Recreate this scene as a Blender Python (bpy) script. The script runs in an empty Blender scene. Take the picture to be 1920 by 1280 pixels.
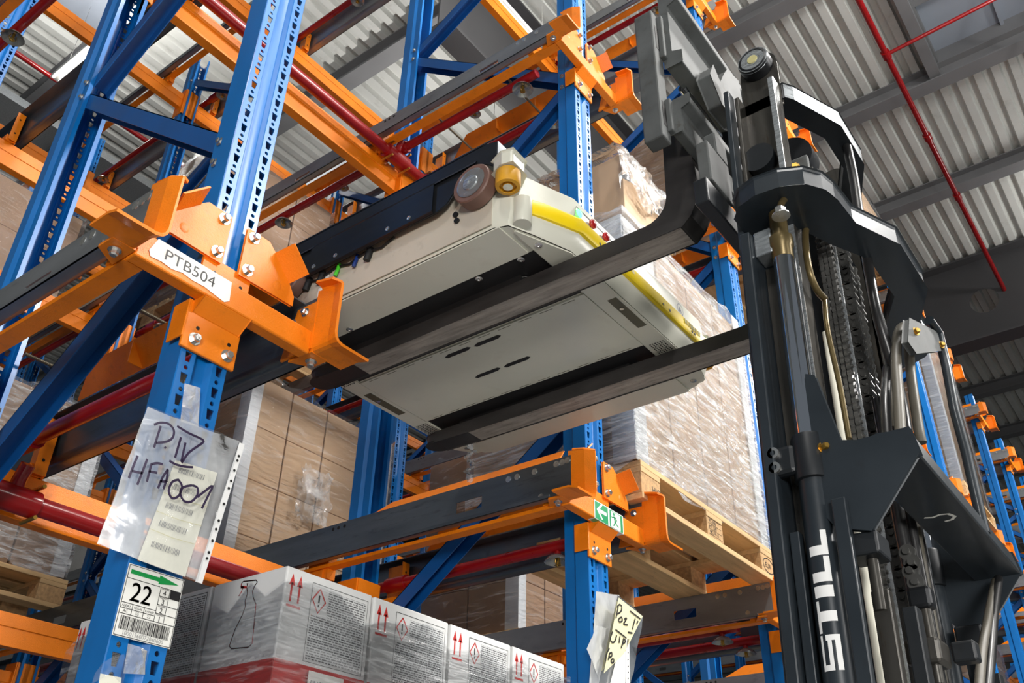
import bpy, math, random
from mathutils import Vector, Matrix
random.seed(7)
S = bpy.context.scene
COL = S.collection
# ------------------------------------------------------------------ camera
cam_data = bpy.data.cameras.new('camera')
cam = bpy.data.objects.new('camera', cam_data)
COL.objects.link(cam)
RX = Vector((0.59914927, -0.80045752, 0.01696812))     # camera right, in world axes
RY = Vector((0.43759841, 0.30965139, -0.84417039))     # camera down
RZ = Vector((0.67046834, 0.51320929, 0.53580634))      # camera forward
CAM = Vector((0.0, -1.5, 1.6))
FPX = 1719.5
m = Matrix.Identity(4)
for i in range(3):
    m[i][0] = RX[i]; m[i][1] = -RY[i]; m[i][2] = -RZ[i]; m[i][3] = CAM[i]
cam.matrix_world = m
cam_data.sensor_width = 36.0
cam_data.lens = FPX / 1920.0 * 36.0
cam_data.clip_start = 0.05
cam_data.clip_end = 200
S.camera = cam
# ------------------------------------------------------------------ colour management, world
S.view_settings.view_transform = 'Standard'
S.view_settings.look = 'None'
S.view_settings.gamma = 1.0
S.view_settings.use_curve_mapping = False
S.view_settings.exposure = 0.0
W = bpy.data.worlds.new('hall_ambient_fill'); S.world = W; W.use_nodes = True
W.node_tree.nodes['Background'].inputs[0].default_value = (0.80, 0.90, 1.0, 1)
W.node_tree.nodes['Background'].inputs[1].default_value = 0.16  # dim even world light added as soft fill from the open sides
# lamps of the hall: big luminaires over the aisle (their housings are built below)
def area(name, loc, target, size, sy, power, col=(1, 0.97, 0.93)):
    l = bpy.data.lights.new(name, 'AREA'); l.shape = 'RECTANGLE'; l.size = size; l.size_y = sy
    l.energy = power; l.color = col
    o = bpy.data.objects.new(name, l); COL.objects.link(o); o.location = loc
    o.rotation_euler = (Vector(target) - Vector(loc)).to_track_quat('-Z', 'Y').to_euler()
    return o
LAMPS = [((1.6, -2.6, 8.6), 210), ((6.6, -2.6, 8.6), 260), ((12.0, -2.6, 8.6), 330), ((-4.0, -2.6, 8.6), 160), ((4.3, -6.2, 7.9), 820)]
for (p, e) in LAMPS:
    area('aisle_lamp_light', (p[0], p[1], p[2] - 0.06), (p[0] - 0.3, p[1] + 1.6, 0) if e < 800 else (2.2, 0.5, 3.0), 1.5, 0.3 if e < 800 else 0.8, e)
    area('aisle_roof_fill', (p[0], p[1], p[2] + 0.12), (p[0], p[1] + 1.2, 12), 1.5, 0.3, min(e, 400) * 0.15)  # upward fill added at each lamp to brighten the roof
# far left tube luminaire, then two added ones; uplights added to brighten the roof
UPS = [(2.41, 5.55, 9.1), (5.6, 3.9, 8.0), (9.6, 3.9, 8.0)]
for p in UPS:
    area('rack_roof_fill', (p[0], p[1], p[2] + 0.08), (p[0], p[1], 12), 0.1, 1.8, 46)
    area('rack_lamp_light', (p[0], p[1], p[2] - 0.045), (p[0], p[1], 0), 0.05, 1.8, 22)
area('rack_roof_fill', (3.6, 1.6, 8.1), (3.6, 1.6, 12), 1.8, 0.1, 40)  # one more uplight added for the roof above the shuttle lane
# three unseen fill lights added in the aisle to brighten the rack and loads
area('aisle_fill_light', (4.6, -7.4, 4.4), (2.4, 0.0, 3.2), 1.0, 1.0, 120)
area('aisle_fill_light', (-3.2, -4.2, 1.9), (1.3, 0.4, 2.7), 1.2, 1.2, 230)
area('aisle_fill_light', (0.3, -7.4, 2.2), (2.2, 1.0, 3.2), 1.0, 1.0, 80)

# ------------------------------------------------------------------ helpers
def lin(c):
    def f(v):
        v /= 255.0
        return v / 12.92 if v <= 0.04045 else ((v + 0.055) / 1.055) ** 2.4
    return (f(c[0]), f(c[1]), f(c[2]), 1.0)

def mat(name, rgb, rough=0.5, metal=0.0, var=0.12, scale=9.0, stretch=(1, 1, 1), bump=0.0, bscale=60.0, dirt=None, dirt_amt=0.35, spec=0.5, coat=0.0, rvar=0.12):
    """plain surface with a noise-broken colour, roughness and optional dirt spots of their own shape"""
    M = bpy.data.materials.new(name); M.use_nodes = True
    nt = M.node_tree; N = nt.nodes; L = nt.links
    b = N['Principled BSDF']
    b.inputs['Metallic'].default_value = metal
    b.inputs['Specular IOR Level'].default_value = spec
    b.inputs['Coat Weight'].default_value = coat
    b.inputs['Coat Roughness'].default_value = 0.12
    tc = N.new('ShaderNodeTexCoord'); mp = N.new('ShaderNodeMapping')
    mp.inputs['Scale'].default_value = stretch
    L.new(tc.outputs['Object'], mp.inputs[0])
    nz = N.new('ShaderNodeTexNoise'); nz.inputs['Scale'].default_value = scale; nz.inputs['Detail'].default_value = 6
    L.new(mp.outputs[0], nz.inputs[0])
    rp = N.new('ShaderNodeValToRGB')
    c = lin(rgb)
    rp.color_ramp.elements[0].position = 0.3; rp.color_ramp.elements[1].position = 0.72
    rp.color_ramp.elements[0].color = tuple(c[i] * (1 - var) for i in range(3)) + (1,)
    rp.color_ramp.elements[1].color = tuple(min(1, c[i] * (1 + var)) for i in range(3)) + (1,)
    L.new(nz.outputs[0], rp.inputs[0])
    out = rp.outputs[0]
    if dirt:
        n2 = N.new('ShaderNodeTexNoise'); n2.inputs['Scale'].default_value = scale * 2.3; n2.inputs['Detail'].default_value = 9
        n2.inputs['Roughness'].default_value = 0.7
        L.new(mp.outputs[0], n2.inputs[0])
        r2 = N.new('ShaderNodeValToRGB'); r2.color_ramp.elements[0].position = 0.56; r2.color_ramp.elements[1].position = 0.72
        r2.color_ramp.elements[1].color = (dirt_amt,) * 3 + (1,)
        r2.color_ramp.elements[0].color = (0, 0, 0, 1)
        L.new(n2.outputs[0], r2.inputs[0])
        mx = N.new('ShaderNodeMix'); mx.data_type = 'RGBA'
        mx.inputs[7].default_value = lin(dirt)
        L.new(r2.outputs[0], mx.inputs[0]); L.new(out, mx.inputs[6])
        out = mx.outputs[2]
    L.new(out, b.inputs['Base Color'])
    rr = N.new('ShaderNodeMapRange'); rr.inputs['To Min'].default_value = max(0.02, rough - rvar); rr.inputs['To Max'].default_value = min(1, rough + rvar)
    L.new(nz.outputs[0], rr.inputs[0]); L.new(rr.outputs[0], b.inputs['Roughness'])
    if bump > 0:
        n3 = N.new('ShaderNodeTexNoise'); n3.inputs['Scale'].default_value = bscale; n3.inputs['Detail'].default_value = 4
        L.new(mp.outputs[0], n3.inputs[0])
        bp = N.new('ShaderNodeBump'); bp.inputs['Strength'].default_value = bump; bp.inputs['Distance'].default_value = 0.004
        L.new(n3.outputs[0], bp.inputs['Height']); L.new(bp.outputs[0], b.inputs['Normal'])
    return M

def emit(name, rgb, strength):
    M = bpy.data.materials.new(name); M.use_nodes = True
    b = M.node_tree.nodes['Principled BSDF']
    b.inputs['Base Color'].default_value = lin(rgb)
    b.inputs['Emission Color'].default_value = lin(rgb); b.inputs['Emission Strength'].default_value = strength
    return M

def film(name, tint=(235, 238, 240), lo=0.08, hi=0.55, scale=14.0, stretch=(1, 1, 1), bump=0.6, bscale=18.0, rough=0.12, thr=(0.42, 0.66)):
    """clear plastic film: mostly see-through, with milky creased streaks and a shiny wrinkled face"""
    M = bpy.data.materials.new(name); M.use_nodes = True
    nt = M.node_tree; N = nt.nodes; L = nt.links
    b = N['Principled BSDF']
    b.inputs['Base Color'].default_value = lin(tint); b.inputs['Roughness'].default_value = rough
    b.inputs['Specular IOR Level'].default_value = 0.8
    tr = N.new('ShaderNodeBsdfTransparent'); tr.inputs[0].default_value = (0.96, 0.97, 0.98, 1)
    gl = N.new('ShaderNodeBsdfGlossy'); gl.inputs['Roughness'].default_value = rough
    tc = N.new('ShaderNodeTexCoord'); mp = N.new('ShaderNodeMapping'); mp.inputs['Scale'].default_value = stretch
    L.new(tc.outputs['Object'], mp.inputs[0])
    nz = N.new('ShaderNodeTexNoise'); nz.inputs['Scale'].default_value = scale; nz.inputs['Detail'].default_value = 8; nz.inputs['Roughness'].default_value = 0.62
    nz.inputs['Distortion'].default_value = 0.8
    L.new(mp.outputs[0], nz.inputs[0])
    rp = N.new('ShaderNodeMapRange'); rp.inputs['From Min'].default_value = thr[0]; rp.inputs['From Max'].default_value = thr[1]
    rp.inputs['To Min'].default_value = lo; rp.inputs['To Max'].default_value = hi
    L.new(nz.outputs[0], rp.inputs[0])
    n3 = N.new('ShaderNodeTexNoise'); n3.inputs['Scale'].default_value = bscale; n3.inputs['Detail'].default_value = 5; n3.inputs['Distortion'].default_value = 1.2
    L.new(mp.outputs[0], n3.inputs[0])
    bp = N.new('ShaderNodeBump'); bp.inputs['Strength'].default_value = bump; bp.inputs['Distance'].default_value = 0.02
    L.new(n3.outputs[0], bp.inputs['Height'])
    L.new(bp.outputs[0], b.inputs['Normal']); L.new(bp.outputs[0], gl.inputs['Normal'])
    mx = N.new('ShaderNodeMixShader'); mx2 = N.new('ShaderNodeMixShader')
    fr = N.new('ShaderNodeFresnel'); fr.inputs[0].default_value = 1.45
    L.new(bp.outputs[0], fr.inputs['Normal'])
    L.new(fr.outputs[0], mx2.inputs[0]); L.new(tr.outputs[0], mx2.inputs[1]); L.new(gl.outputs[0], mx2.inputs[2])
    L.new(rp.outputs[0], mx.inputs[0]); L.new(mx2.outputs[0], mx.inputs[1]); L.new(b.outputs[0], mx.inputs[2])
    L.new(mx.outputs[0], N['Material Output'].inputs[0])
    return M

def finetext(name, ink=(70, 70, 72), paper=(214, 216, 216), rows=0.0052, w=0.016, axes='XZ'):
    """rows of unreadable fine print"""
    M = bpy.data.materials.new(name); M.use_nodes = True
    nt = M.node_tree; N = nt.nodes; L = nt.links
    b = N['Principled BSDF']; b.inputs['Roughness'].default_value = 0.55
    tc = N.new('ShaderNodeTexCoord'); sp = N.new('ShaderNodeSeparateXYZ'); cb = N.new('ShaderNodeCombineXYZ')
    L.new(tc.outputs['Object'], sp.inputs[0])
    L.new(sp.outputs['XYZ'.index(axes[0])], cb.inputs[0]); L.new(sp.outputs['XYZ'.index(axes[1])], cb.inputs[1])
    br = N.new('ShaderNodeTexBrick'); br.inputs['Scale'].default_value = 1.0
    br.inputs['Brick Width'].default_value = w; br.inputs['Row Height'].default_value = rows; br.inputs['Mortar Size'].default_value = rows * 0.27
    br.inputs['Mortar Smooth'].default_value = 0.2
    br.inputs['Color1'].default_value = lin(ink); br.inputs['Color2'].default_value = lin(tuple(v + 55 for v in ink)); br.inputs['Mortar'].default_value = lin(paper)
    br.offset = 0.37; br.squash = 0.6; br.squash_frequency = 3
    L.new(cb.outputs[0], br.inputs[0]); L.new(br.outputs[0], b.inputs['Base Color'])
    return M

# materials
BLUE = mat('blue_powder_coat', (4, 108, 184), 0.36, 0, 0.10, 6, coat=0.08)
BLUE_D = mat('blue_brace_coat', (14, 82, 150), 0.36, 0, 0.12, 6)
ORANGE = mat('orange_powder_coat', (238, 128, 8), 0.44, 0, 0.08, 9, bump=0.22, bscale=260, dirt=(70, 40, 20), dirt_amt=0.25)
GALV = mat('galvanised_steel', (148, 152, 156), 0.38, 0.75, 0.16, 14, (1, 0.25, 1), dirt=(90, 92, 96), dirt_amt=0.5)
RAILM = mat('dark_rail_steel', (104, 112, 118), 0.34, 0.75, 0.2, 10, (2, 0.25, 2), dirt=(58, 60, 64), dirt_amt=0.6)
PALEB = mat('pale_brass_cap', (216, 208, 150), 0.35, 0.3, 0.08, 30)
DSTEEL = mat('dark_mill_steel', (92, 96, 100), 0.36, 0.80, 0.22, 10, (3, 0.3, 3), dirt=(50, 46, 44), dirt_amt=0.5)
ROD = mat('dull_threaded_steel', (120, 112, 96), 0.4, 0.7, 0.2, 40)
ZINC = mat('zinc_bolt', (205, 205, 202), 0.25, 0.9, 0.12, 40)
BRASS = mat('brass_fitting', (190, 150, 70), 0.3, 0.9, 0.12, 40)
BLACK = mat('black_void', (8, 8, 9), 0.6, 0, 0.1)
RED = mat('red_sprinkler_paint', (142, 10, 15), 0.30, 0, 0.14, 8, coat=0.3)
ROOF = mat('roof_sheet', (200, 202, 198), 0.5, 0.0, 0.06, 2.0, dirt=(150, 148, 140), dirt_amt=0.4)
PURL = mat('grey_roof_steel', (118, 119, 121), 0.55, 0.1, 0.07, 3)
GIRD = mat('dark_roof_girder', (66, 66, 68), 0.6, 0.1, 0.06, 2)
CONC = mat('concrete_floor', (112, 112, 109), 0.55, 0, 0.1, 1.5)
WALLM = mat('grey_wall_panel', (150, 150, 148), 0.7, 0, 0.08, 2.5, dirt=(110, 110, 108), dirt_amt=0.6)
CARD = mat('brown_cardboard', (196, 166, 134), 0.72, 0, 0.06, 4, bump=0.05, bscale=40)
CARD2 = mat('dull_brown_cardboard', (172, 140, 112), 0.75, 0, 0.08, 4, bump=0.05, bscale=40)
WCARD = mat('white_carton', (222, 223, 222), 0.55, 0, 0.04, 3)
REDP = mat('red_carton_print', (196, 40, 34), 0.5, 0, 0.05)
BOARD = mat('white_corner_board', (226, 228, 230), 0.5, 0, 0.05, 12, (1, 1, 12))
WOOD = mat('pallet_wood', (206, 172, 124), 0.75, 0, 0.22, 9, (0.35, 3, 5), bump=0.15, bscale=50, dirt=(120, 96, 66), dirt_amt=0.6)
WOODB = mat('pressed_wood_block', (186, 150, 106), 0.85, 0, 0.25, 60, bump=0.3, bscale=120)
CREAM = mat('cream_shuttle_paint', (214, 214, 200), 0.34, 0, 0.05, 4, coat=0.2, dirt=(170, 160, 140), dirt_amt=0.25)
CREAMD = mat('dusty_cream_paint', (196, 188, 172), 0.45, 0, 0.08, 5, dirt=(120, 105, 85), dirt_amt=0.45)
YEL = mat('yellow_bumper', (246, 214, 16), 0.35, 0, 0.06, 5)
TYRE = mat('brown_polyurethane_tyre', (112, 84, 74), 0.5, 0, 0.12, 20)
ROLL = mat('ochre_roller', (206, 150, 30), 0.5, 0, 0.15, 30)
BLKP = mat('black_platform_steel', (38, 40, 43), 0.34, 0.45, 0.2, 8, (4, 0.4, 4))
BLKR = mat('black_rubber_strip', (24, 24, 26), 0.6, 0, 0.2, 10)
FORKM = mat('worn_fork_steel', (150, 143, 134), 0.5, 0.25, 0.35, 26, (3, 0.35, 3), dirt=(48, 42, 38), dirt_amt=0.7)
FORKD = mat('dark_fork_side', (52, 50, 49), 0.5, 0.3, 0.3, 14, (2, 0.5, 2))
MAST = mat('charcoal_mast_paint', (40, 47, 53), 0.36, 0.15, 0.14, 7, dirt=(30, 28, 26), dirt_amt=0.5, coat=0.15)
MASTD = mat('dark_mast_paint', (28, 32, 36), 0.42, 0.15, 0.16, 7, dirt=(20, 18, 16), dirt_amt=0.5)
GREASE = mat('greasy_mast_steel', (74, 72, 68), 0.30, 0.55, 0.25, 12, (4, 4, 0.5), dirt=(60, 46, 28), dirt_amt=0.8)
CARR = mat('worn_carriage_steel', (82, 85, 85), 0.66, 0.1, 0.25, 14, dirt=(58, 50, 38), dirt_amt=0.6)
CHROME = mat('chrome_piston', (225, 226, 230), 0.05, 1.0, 0.03, 5, rvar=0.02)
BRIGHT = mat('bright_worn_and_lit_edge', (176, 182, 186), 0.28, 0.7, 0.2, 30, (1, 1, 6))
CHAINM = mat('oily_chain', (88, 88, 86), 0.28, 0.45, 0.2, 30)
HOSE = mat('black_hose', (30, 30, 31), 0.32, 0, 0.15, 10)
HOSEG = mat('grey_hose', (84, 80, 70), 0.5, 0.0, 0.15, 10, dirt=(50, 46, 40), dirt_amt=0.4)
OLIVE = mat('olive_hydraulic_pipe', (104, 90, 58), 0.34, 0.55, 0.2, 12)
WHITE = mat('white_print', (236, 237, 236), 0.45, 0, 0.03)
PAPER = mat('paper_label', (238, 238, 232), 0.6, 0, 0.03, dirt=(190, 180, 150), dirt_amt=0.25)
CREAMP = mat('cream_paper', (238, 236, 220), 0.7, 0, 0.03)
YELP = mat('pale_yellow_paper', (224, 218, 176), 0.7, 0, 0.04)
INK = mat('black_ink', (22, 20, 22), 0.5, 0, 0.1)
MARK = mat('purple_marker', (44, 30, 62), 0.4, 0, 0.2, 30)
GREEN = mat('green_print', (8, 150, 70), 0.5, 0, 0.04)
SIGNG = mat('green_exit_print', (46, 150, 100), 0.35, 0, 0.05)
GREYINK = mat('grey_ink', (150, 150, 150), 0.5, 0, 0.1)
LAMPG = emit('green_led', (60, 255, 90), 9.0)
LAMPW = emit('luminaire_diffuser', (255, 250, 240), 3.0)
REDB = mat('red_button', (176, 30, 34), 0.25, 0, 0.05, coat=0.5)
GREENB = mat('green_connector', (70, 190, 40), 0.4, 0, 0.05)
BLUEB = mat('blue_wire', (20, 50, 120), 0.4, 0, 0.05)
STREAK = film('stretch_wrap', lo=0.02, hi=0.34, scale=3.2, stretch=(1.6, 1.6, 10), bump=0.40, bscale=5, rough=0.13, thr=(0.52, 0.78))
STREAKC = film('streaky_stretch_wrap', lo=0.02, hi=0.42, scale=3.5, stretch=(1.4, 1.4, 14), bump=0.35, bscale=5, rough=0.14, thr=(0.50, 0.76))
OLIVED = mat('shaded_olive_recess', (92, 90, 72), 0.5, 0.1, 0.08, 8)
STREAKA = film('shiny_stretch_wrap', lo=0.10, hi=0.70, scale=4.0, stretch=(2.0, 1.2, 10), bump=0.6, bscale=6, rough=0.14, thr=(0.44, 0.72))
SHEET = film('clear_film', lo=0.12, hi=0.5, scale=9, bump=0.8, bscale=10, rough=0.12)
MILKY = film('milky_bag_film', lo=0.06, hi=0.55, scale=9, bump=1.0, bscale=12, rough=0.10, thr=(0.42, 0.70))
SLEEVEB = film('milky_sleeve_back', lo=0.34, hi=0.72, scale=4, bump=0.12, bscale=9, rough=0.25, thr=(0.38, 0.68))
SLEEVE = film('plastic_sleeve', lo=0.03, hi=0.20, scale=5, bump=0.10, bscale=9, rough=0.12, thr=(0.40, 0.70))
TAPE = film('clear_tape', lo=0.3, hi=0.7, scale=14, bump=0.3, bscale=30, rough=0.25)
FT_X = finetext('fine_print_front', axes='XZ')
FT_Y = finetext('fine_print_side', axes='YZ')
SKYP = mat('opaque_skylight_panel', (150, 158, 170), 0.5, 0, 0.05, 2)
PERF = mat('cable_tray_steel', (170, 176, 178), 0.45, 0.4, 0.2, 90)
GLASS = mat('sprinkler_shield', (150, 152, 150), 0.25, 0.6, 0.1, 30)

class MB:
    """collects shapes into ONE mesh; coordinates are world coordinates (xf may tilt them)"""
    def __init__(s, xf=None):
        s.v = []; s.f = []; s.mi = []; s.cur = 0; s.xf = xf
    def add(s, vs, fs):
        o = len(s.v); s.v += [tuple(p) for p in vs]
        for f in fs: s.f.append(tuple(i + o for i in f)); s.mi.append(s.cur)
        return s
    def box(s, x0, x1, y0, y1, z0, z1):
        vs = [(x, y, z) for x in (x0, x1) for y in (y0, y1) for z in (z0, z1)]
        return s.add(vs, [(0, 1, 3, 2), (4, 6, 7, 5), (0, 4, 5, 1), (2, 3, 7, 6), (0, 2, 6, 4), (1, 5, 7, 3)])
    def obox(s, c, ax, ay, az):
        c, ax, ay, az = map(Vector, (c, ax, ay, az))
        vs = [c + ax * i + ay * j + az * k for i in (-1, 1) for j in (-1, 1) for k in (-1, 1)]
        return s.add(vs, [(0, 1, 3, 2), (4, 6, 7, 5), (0, 4, 5, 1), (2, 3, 7, 6), (0, 2, 6, 4), (1, 5, 7, 3)])
    def bar(s, p, q, w, h, side=(1, 0, 0)):
        p, q = Vector(p), Vector(q); d = (q - p); sd = Vector(side)
        u = d.normalized(); sd = (sd - u * sd.dot(u)).normalized(); n = u.cross(sd)
        return s.obox((p + q) / 2, d / 2, sd * w / 2, n * h / 2)
    def prism(s, poly, ax, d0, d1):
        """extrude a 2D polygon; ax 'x': poly=(y,z); 'y': poly=(x,z); 'z': poly=(x,y)"""
        def P(a, b, d):
            return (d, a, b) if ax == 'x' else (a, d, b) if ax == 'y' else (a, b, d)
        n = len(poly)
        vs = [P(a, b, d0) for a, b in poly] + [P(a, b, d1) for a, b in poly]
        fs = [tuple(range(n)), tuple(range(2 * n - 1, n - 1, -1))] + [(i, (i + 1) % n, (i + 1) % n + n, i + n) for i in range(n)]
        return s.add(vs, fs)
    def tube(s, pts, r, n=12, caps=True):
        pts = [Vector(p) for p in pts]; rs = r if isinstance(r, (list, tuple)) else [r] * len(pts)
        vs = []; prev = None
        for i, p in enumerate(pts):
            t = (pts[min(i + 1, len(pts) - 1)] - pts[max(i - 1, 0)]).normalized()
            if prev is None:
                a = Vector((0, 0, 1)) if abs(t.z) < 0.9 else Vector((1, 0, 0)); u = t.cross(a).normalized()
            else:
                u = (prev - t * prev.dot(t)).normalized()
            w = t.cross(u); prev = u
            vs += [p + (u * math.cos(2 * math.pi * k / n) + w * math.sin(2 * math.pi * k / n)) * rs[i] for k in range(n)]
        fs = []
        for i in range(len(pts) - 1):
            for k in range(n):
                a = i * n + k; b = i * n + (k + 1) % n
                fs.append((a, b, b + n, a + n))
        if caps:
            fs.append(tuple(range(n - 1, -1, -1))); fs.append(tuple(range((len(pts) - 1) * n, len(pts) * n)))
        return s.add(vs, fs)
    def lathe(s, prof, o, axis, n=24):
        """prof: list of (radius, height along axis)"""
        o = Vector(o); t = Vector(axis).normalized()
        a = Vector((0, 0, 1)) if abs(t.z) < 0.9 else Vector((1, 0, 0)); u = t.cross(a).normalized(); w = t.cross(u)
        vs = []
        for (r, h) in prof:
            vs += [o + t * h + (u * math.cos(2 * math.pi * k / n) + w * math.sin(2 * math.pi * k / n)) * r for k in range(n)]
        fs = []
        for i in range(len(prof) - 1):
            for k in range(n):
                a0 = i * n + k; b0 = i * n + (k + 1) % n
                fs.append((a0, b0, b0 + n, a0 + n))
        if prof[0][0] > 1e-6: fs.append(tuple(range(n - 1, -1, -1)))
        if prof[-1][0] > 1e-6: fs.append(tuple(range((len(prof) - 1) * n, len(prof) * n)))
        return s.add(vs, fs)
    def hexbolt(s, o, axis, r=0.011, h=0.009):
        s.lathe([(r * 1.5, 0), (r * 1.5, 0.002)], o, axis, 14)
        o2 = Vector(o) + Vector(axis).normalized() * 0.002
        return s.lathe([(r, 0), (r, h * 0.8), (r * 0.75, h)], o2, axis, 6)
    def grid(s, rows):
        n = len(rows[0]); vs = [p for r in rows for p in r]
        fs = [(i * n + j, i * n + j + 1, (i + 1) * n + j + 1, (i + 1) * n + j) for i in range(len(rows) - 1) for j in range(n - 1)]
        return s.add(vs, fs)
    def ribbon(s, pts, w, nrm):
        """flat stroke along a polyline lying in a plane with normal nrm"""
        pts = [Vector(p) for p in pts]; nrm = Vector(nrm); L = []; R_ = []
        ws = w if isinstance(w, (list, tuple)) else [w] * len(pts)
        for i, p in enumerate(pts):
            t = (pts[min(i + 1, len(pts) - 1)] - pts[max(i - 1, 0)]).normalized(); sd = nrm.cross(t).normalized() * ws[i] / 2
            L.append(p + sd); R_.append(p - sd)
        return s.grid([L, R_])
    def build(s, name, mats, parent=None, smooth=None, bevel=0, solid=0, tag=None):
        me = bpy.data.meshes.new(name)
        off = Vector((0, 0, 0))
        if parent is not None:
            off = WLOC.get(parent.name, Vector((0, 0, 0)))
        vs = s.v if s.xf is None else [s.xf(p) for p in s.v]
        me.from_pydata([(p[0] - off.x, p[1] - off.y, p[2] - off.z) for p in vs], [], s.f)
        ms = mats if isinstance(mats, (list, tuple)) else [mats]
        for mm in ms: me.materials.append(mm)
        if len(ms) > 1: me.polygons.foreach_set('material_index', s.mi)
        me.validate(); me.update()
        if smooth is not None:
            me.shade_smooth(); me.set_sharp_from_angle(angle=math.radians(smooth))
        ob = bpy.data.objects.new(name, me); COL.objects.link(ob)
        if parent is not None: ob.parent = parent
        WLOC[ob.name] = off.copy()
        if solid:
            sm = ob.modifiers.new('thickness', 'SOLIDIFY'); sm.thickness = solid; sm.offset = 0
        if bevel:
            bm_ = ob.modifiers.new('edges', 'BEVEL'); bm_.width = bevel; bm_.segments = 2; bm_.limit_method = 'ANGLE'; bm_.angle_limit = math.radians(40)
        if tag: label(ob, *tag)
        return ob
WLOC = {}
def label(o, text, cat, group=None):
    o['label'] = text; o['category'] = cat
    if group: o['group'] = group
    return o
def thing(name, loc, text, cat, group=None):
    o = bpy.data.objects.new(name, None); COL.objects.link(o); o.location = loc; o.empty_display_size = 0.05
    WLOC[o.name] = Vector(loc)
    return label(o, text, cat, group)
def copy_tree(o, loc, text=None, group=None):
    r = o.copy(); COL.objects.link(r); r.location = loc; WLOC[r.name] = Vector(loc)
    if text: r['label'] = text
    if group: r['group'] = group
    for ch in list(o.children):
        c = ch.copy(); COL.objects.link(c); c.parent = r
        for g in list(ch.children):
            d = g.copy(); COL.objects.link(d); d.parent = c
    return r
def struct(o):
    o['kind'] = 'structure'; return o
def proj(p):
    d = Vector(p) - CAM; z = d.dot(RZ)
    if z < 0.05: return None
    return 960 + FPX * d.dot(RX) / z, 640 + FPX * d.dot(RY) / z
def seen(p, q, mrg=60, n=40):
    """does any point of the segment p-q fall inside the frame?"""
    p, q = Vector(p), Vector(q)
    for i in range(n + 1):
        a = proj(p.lerp(q, i / n))
        if a and -mrg < a[0] < 1920 + mrg and -mrg < a[1] < 1280 + mrg: return True
    return False
def text_mesh(mb, body, o, ux, uy, size, align='LEFT', squeeze=1.0, lift=(0, 0, 0)):
    """adds filled lettering to mb: o = start point, ux = reading direction, uy = up direction (unit vectors)"""
    cu = bpy.data.curves.new('lettering', 'FONT'); cu.body = body; cu.size = size; cu.align_x = align; cu.resolution_u = 3
    ob = bpy.data.objects.new('lettering', cu); COL.objects.link(ob)
    dg = bpy.context.evaluated_depsgraph_get(); me = bpy.data.meshes.new_from_object(ob.evaluated_get(dg))
    o, ux, uy = Vector(o), Vector(ux), Vector(uy)
    mb.add([o + ux * v.co.x * squeeze + uy * v.co.y for v in me.vertices], [tuple(p.vertices) for p in me.polygons])
    bpy.data.objects.remove(ob); bpy.data.curves.remove(cu); bpy.data.meshes.remove(me)
    return mb
ORD = ['first', 'second', 'third', 'fourth', 'fifth', 'sixth', 'seventh', 'eighth', 'ninth', 'tenth', 'eleventh', 'twelfth']
# ------------------------------------------------------------------ the setting
PX0, PITCH = 0.9115, 1.526          # first upright line and lane pitch along the aisle
def XP(k): return PX0 + PITCH * k
LV = 2.129                          # height between levels
def ZL(l): return LV * l            # offset of level l against the shuttle's level
ZB = 2.691                          # underside of the rail support beam on the shuttle's level

struct(MB().box(-10, 34, -14, 16, -0.2, 0.0).build('floor', CONC))
struct(MB().box(-10, 34, 15.0, 15.3, 0, 11.2).build('wall_back', WALLM))
struct(MB().box(33.7, 34, -14, 15, 0, 11.2).build('wall_right', WALLM))
# trapezoidal roof sheet, ribs running along the aisle, with one opening left for the smoke vent
def roof():
    p = 0.19; prof = []
    y = -12.0
    while y < 15.0:
        prof += [(y, 10.17), (y + 0.085, 10.17), (y + 0.105, 10.235), (y + 0.168, 10.235)]
        y += p
    mb = MB()
    def strip(x0, x1, sel):
        pr = [q for q in prof if sel(q[0])]
        mb.grid([[(x0, a, b) for a, b in pr], [(x1, a, b) for a, b in pr]])
    strip(-10, 6.82, lambda y: y < 5.75); strip(6.82, 8.83, lambda y: -1.0 < y < 5.75); strip(8.83, 34, lambda y: True); strip(-10, 8.83, lambda y: 6.9 < y)
    strip(2.8, 8.83, lambda y: 5.70 < y < 6.95)
    struct(mb.build('ceiling', ROOF))
roof()
# purlins across, I-shaped
def ibeam_y(x, y0, y1, zb, h, w, t=0.012):
    return MB().box(x - w / 2, x + w / 2, y0, y1, zb, zb + t).box(x - t / 2, x + t / 2, y0, y1, zb + t, zb + h - t).box(x - w / 2, x + w / 2, y0, y1, zb + h - t, zb + h)
n = 0
for i in range(-2, 13):
    x = 4.77 + 2.03 * i
    if abs(x - 12.89) < 0.1: continue
    n += 1
    struct(ibeam_y(x, -12, 15, 9.95, 0.22, 0.20, 0.016).build('trim_%d' % n, PURL))
# deep cross girder with a round opening, and the main girder along the hall
gx = 12.89
g = MB().box(gx - 0.16, gx + 0.16, -12, 15, 8.75, 8.78).box(gx - 0.16, gx + 0.16, -12, 15, 10.12, 10.15)
hy, hz, hr = -0.33, 9.42, 0.20
ring = [(hy + hr * math.cos(a * math.pi / 12), hz + hr * math.sin(a * math.pi / 12)) for a in range(24)]
def webx(x):
    vs = [(x, y, z) for y, z in ring] + [(x, hy - 0.5, hz - 0.5), (x, hy + 0.5, hz - 0.5), (x, hy + 0.5, hz + 0.5), (x, hy - 0.5, hz + 0.5)]
    fs = []
    for a in range(24):
        fs.append((a, (a + 1) % 24, {0: 26, 1: 27, 2: 24, 3: 25}[a // 6]))
    for a, (c0, c1) in ((0, (25, 26)), (6, (26, 27)), (12, (27, 24)), (18, (24, 25))):
        fs.append((a, c0, c1))
    g.add(vs, fs)
webx(gx)
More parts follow.
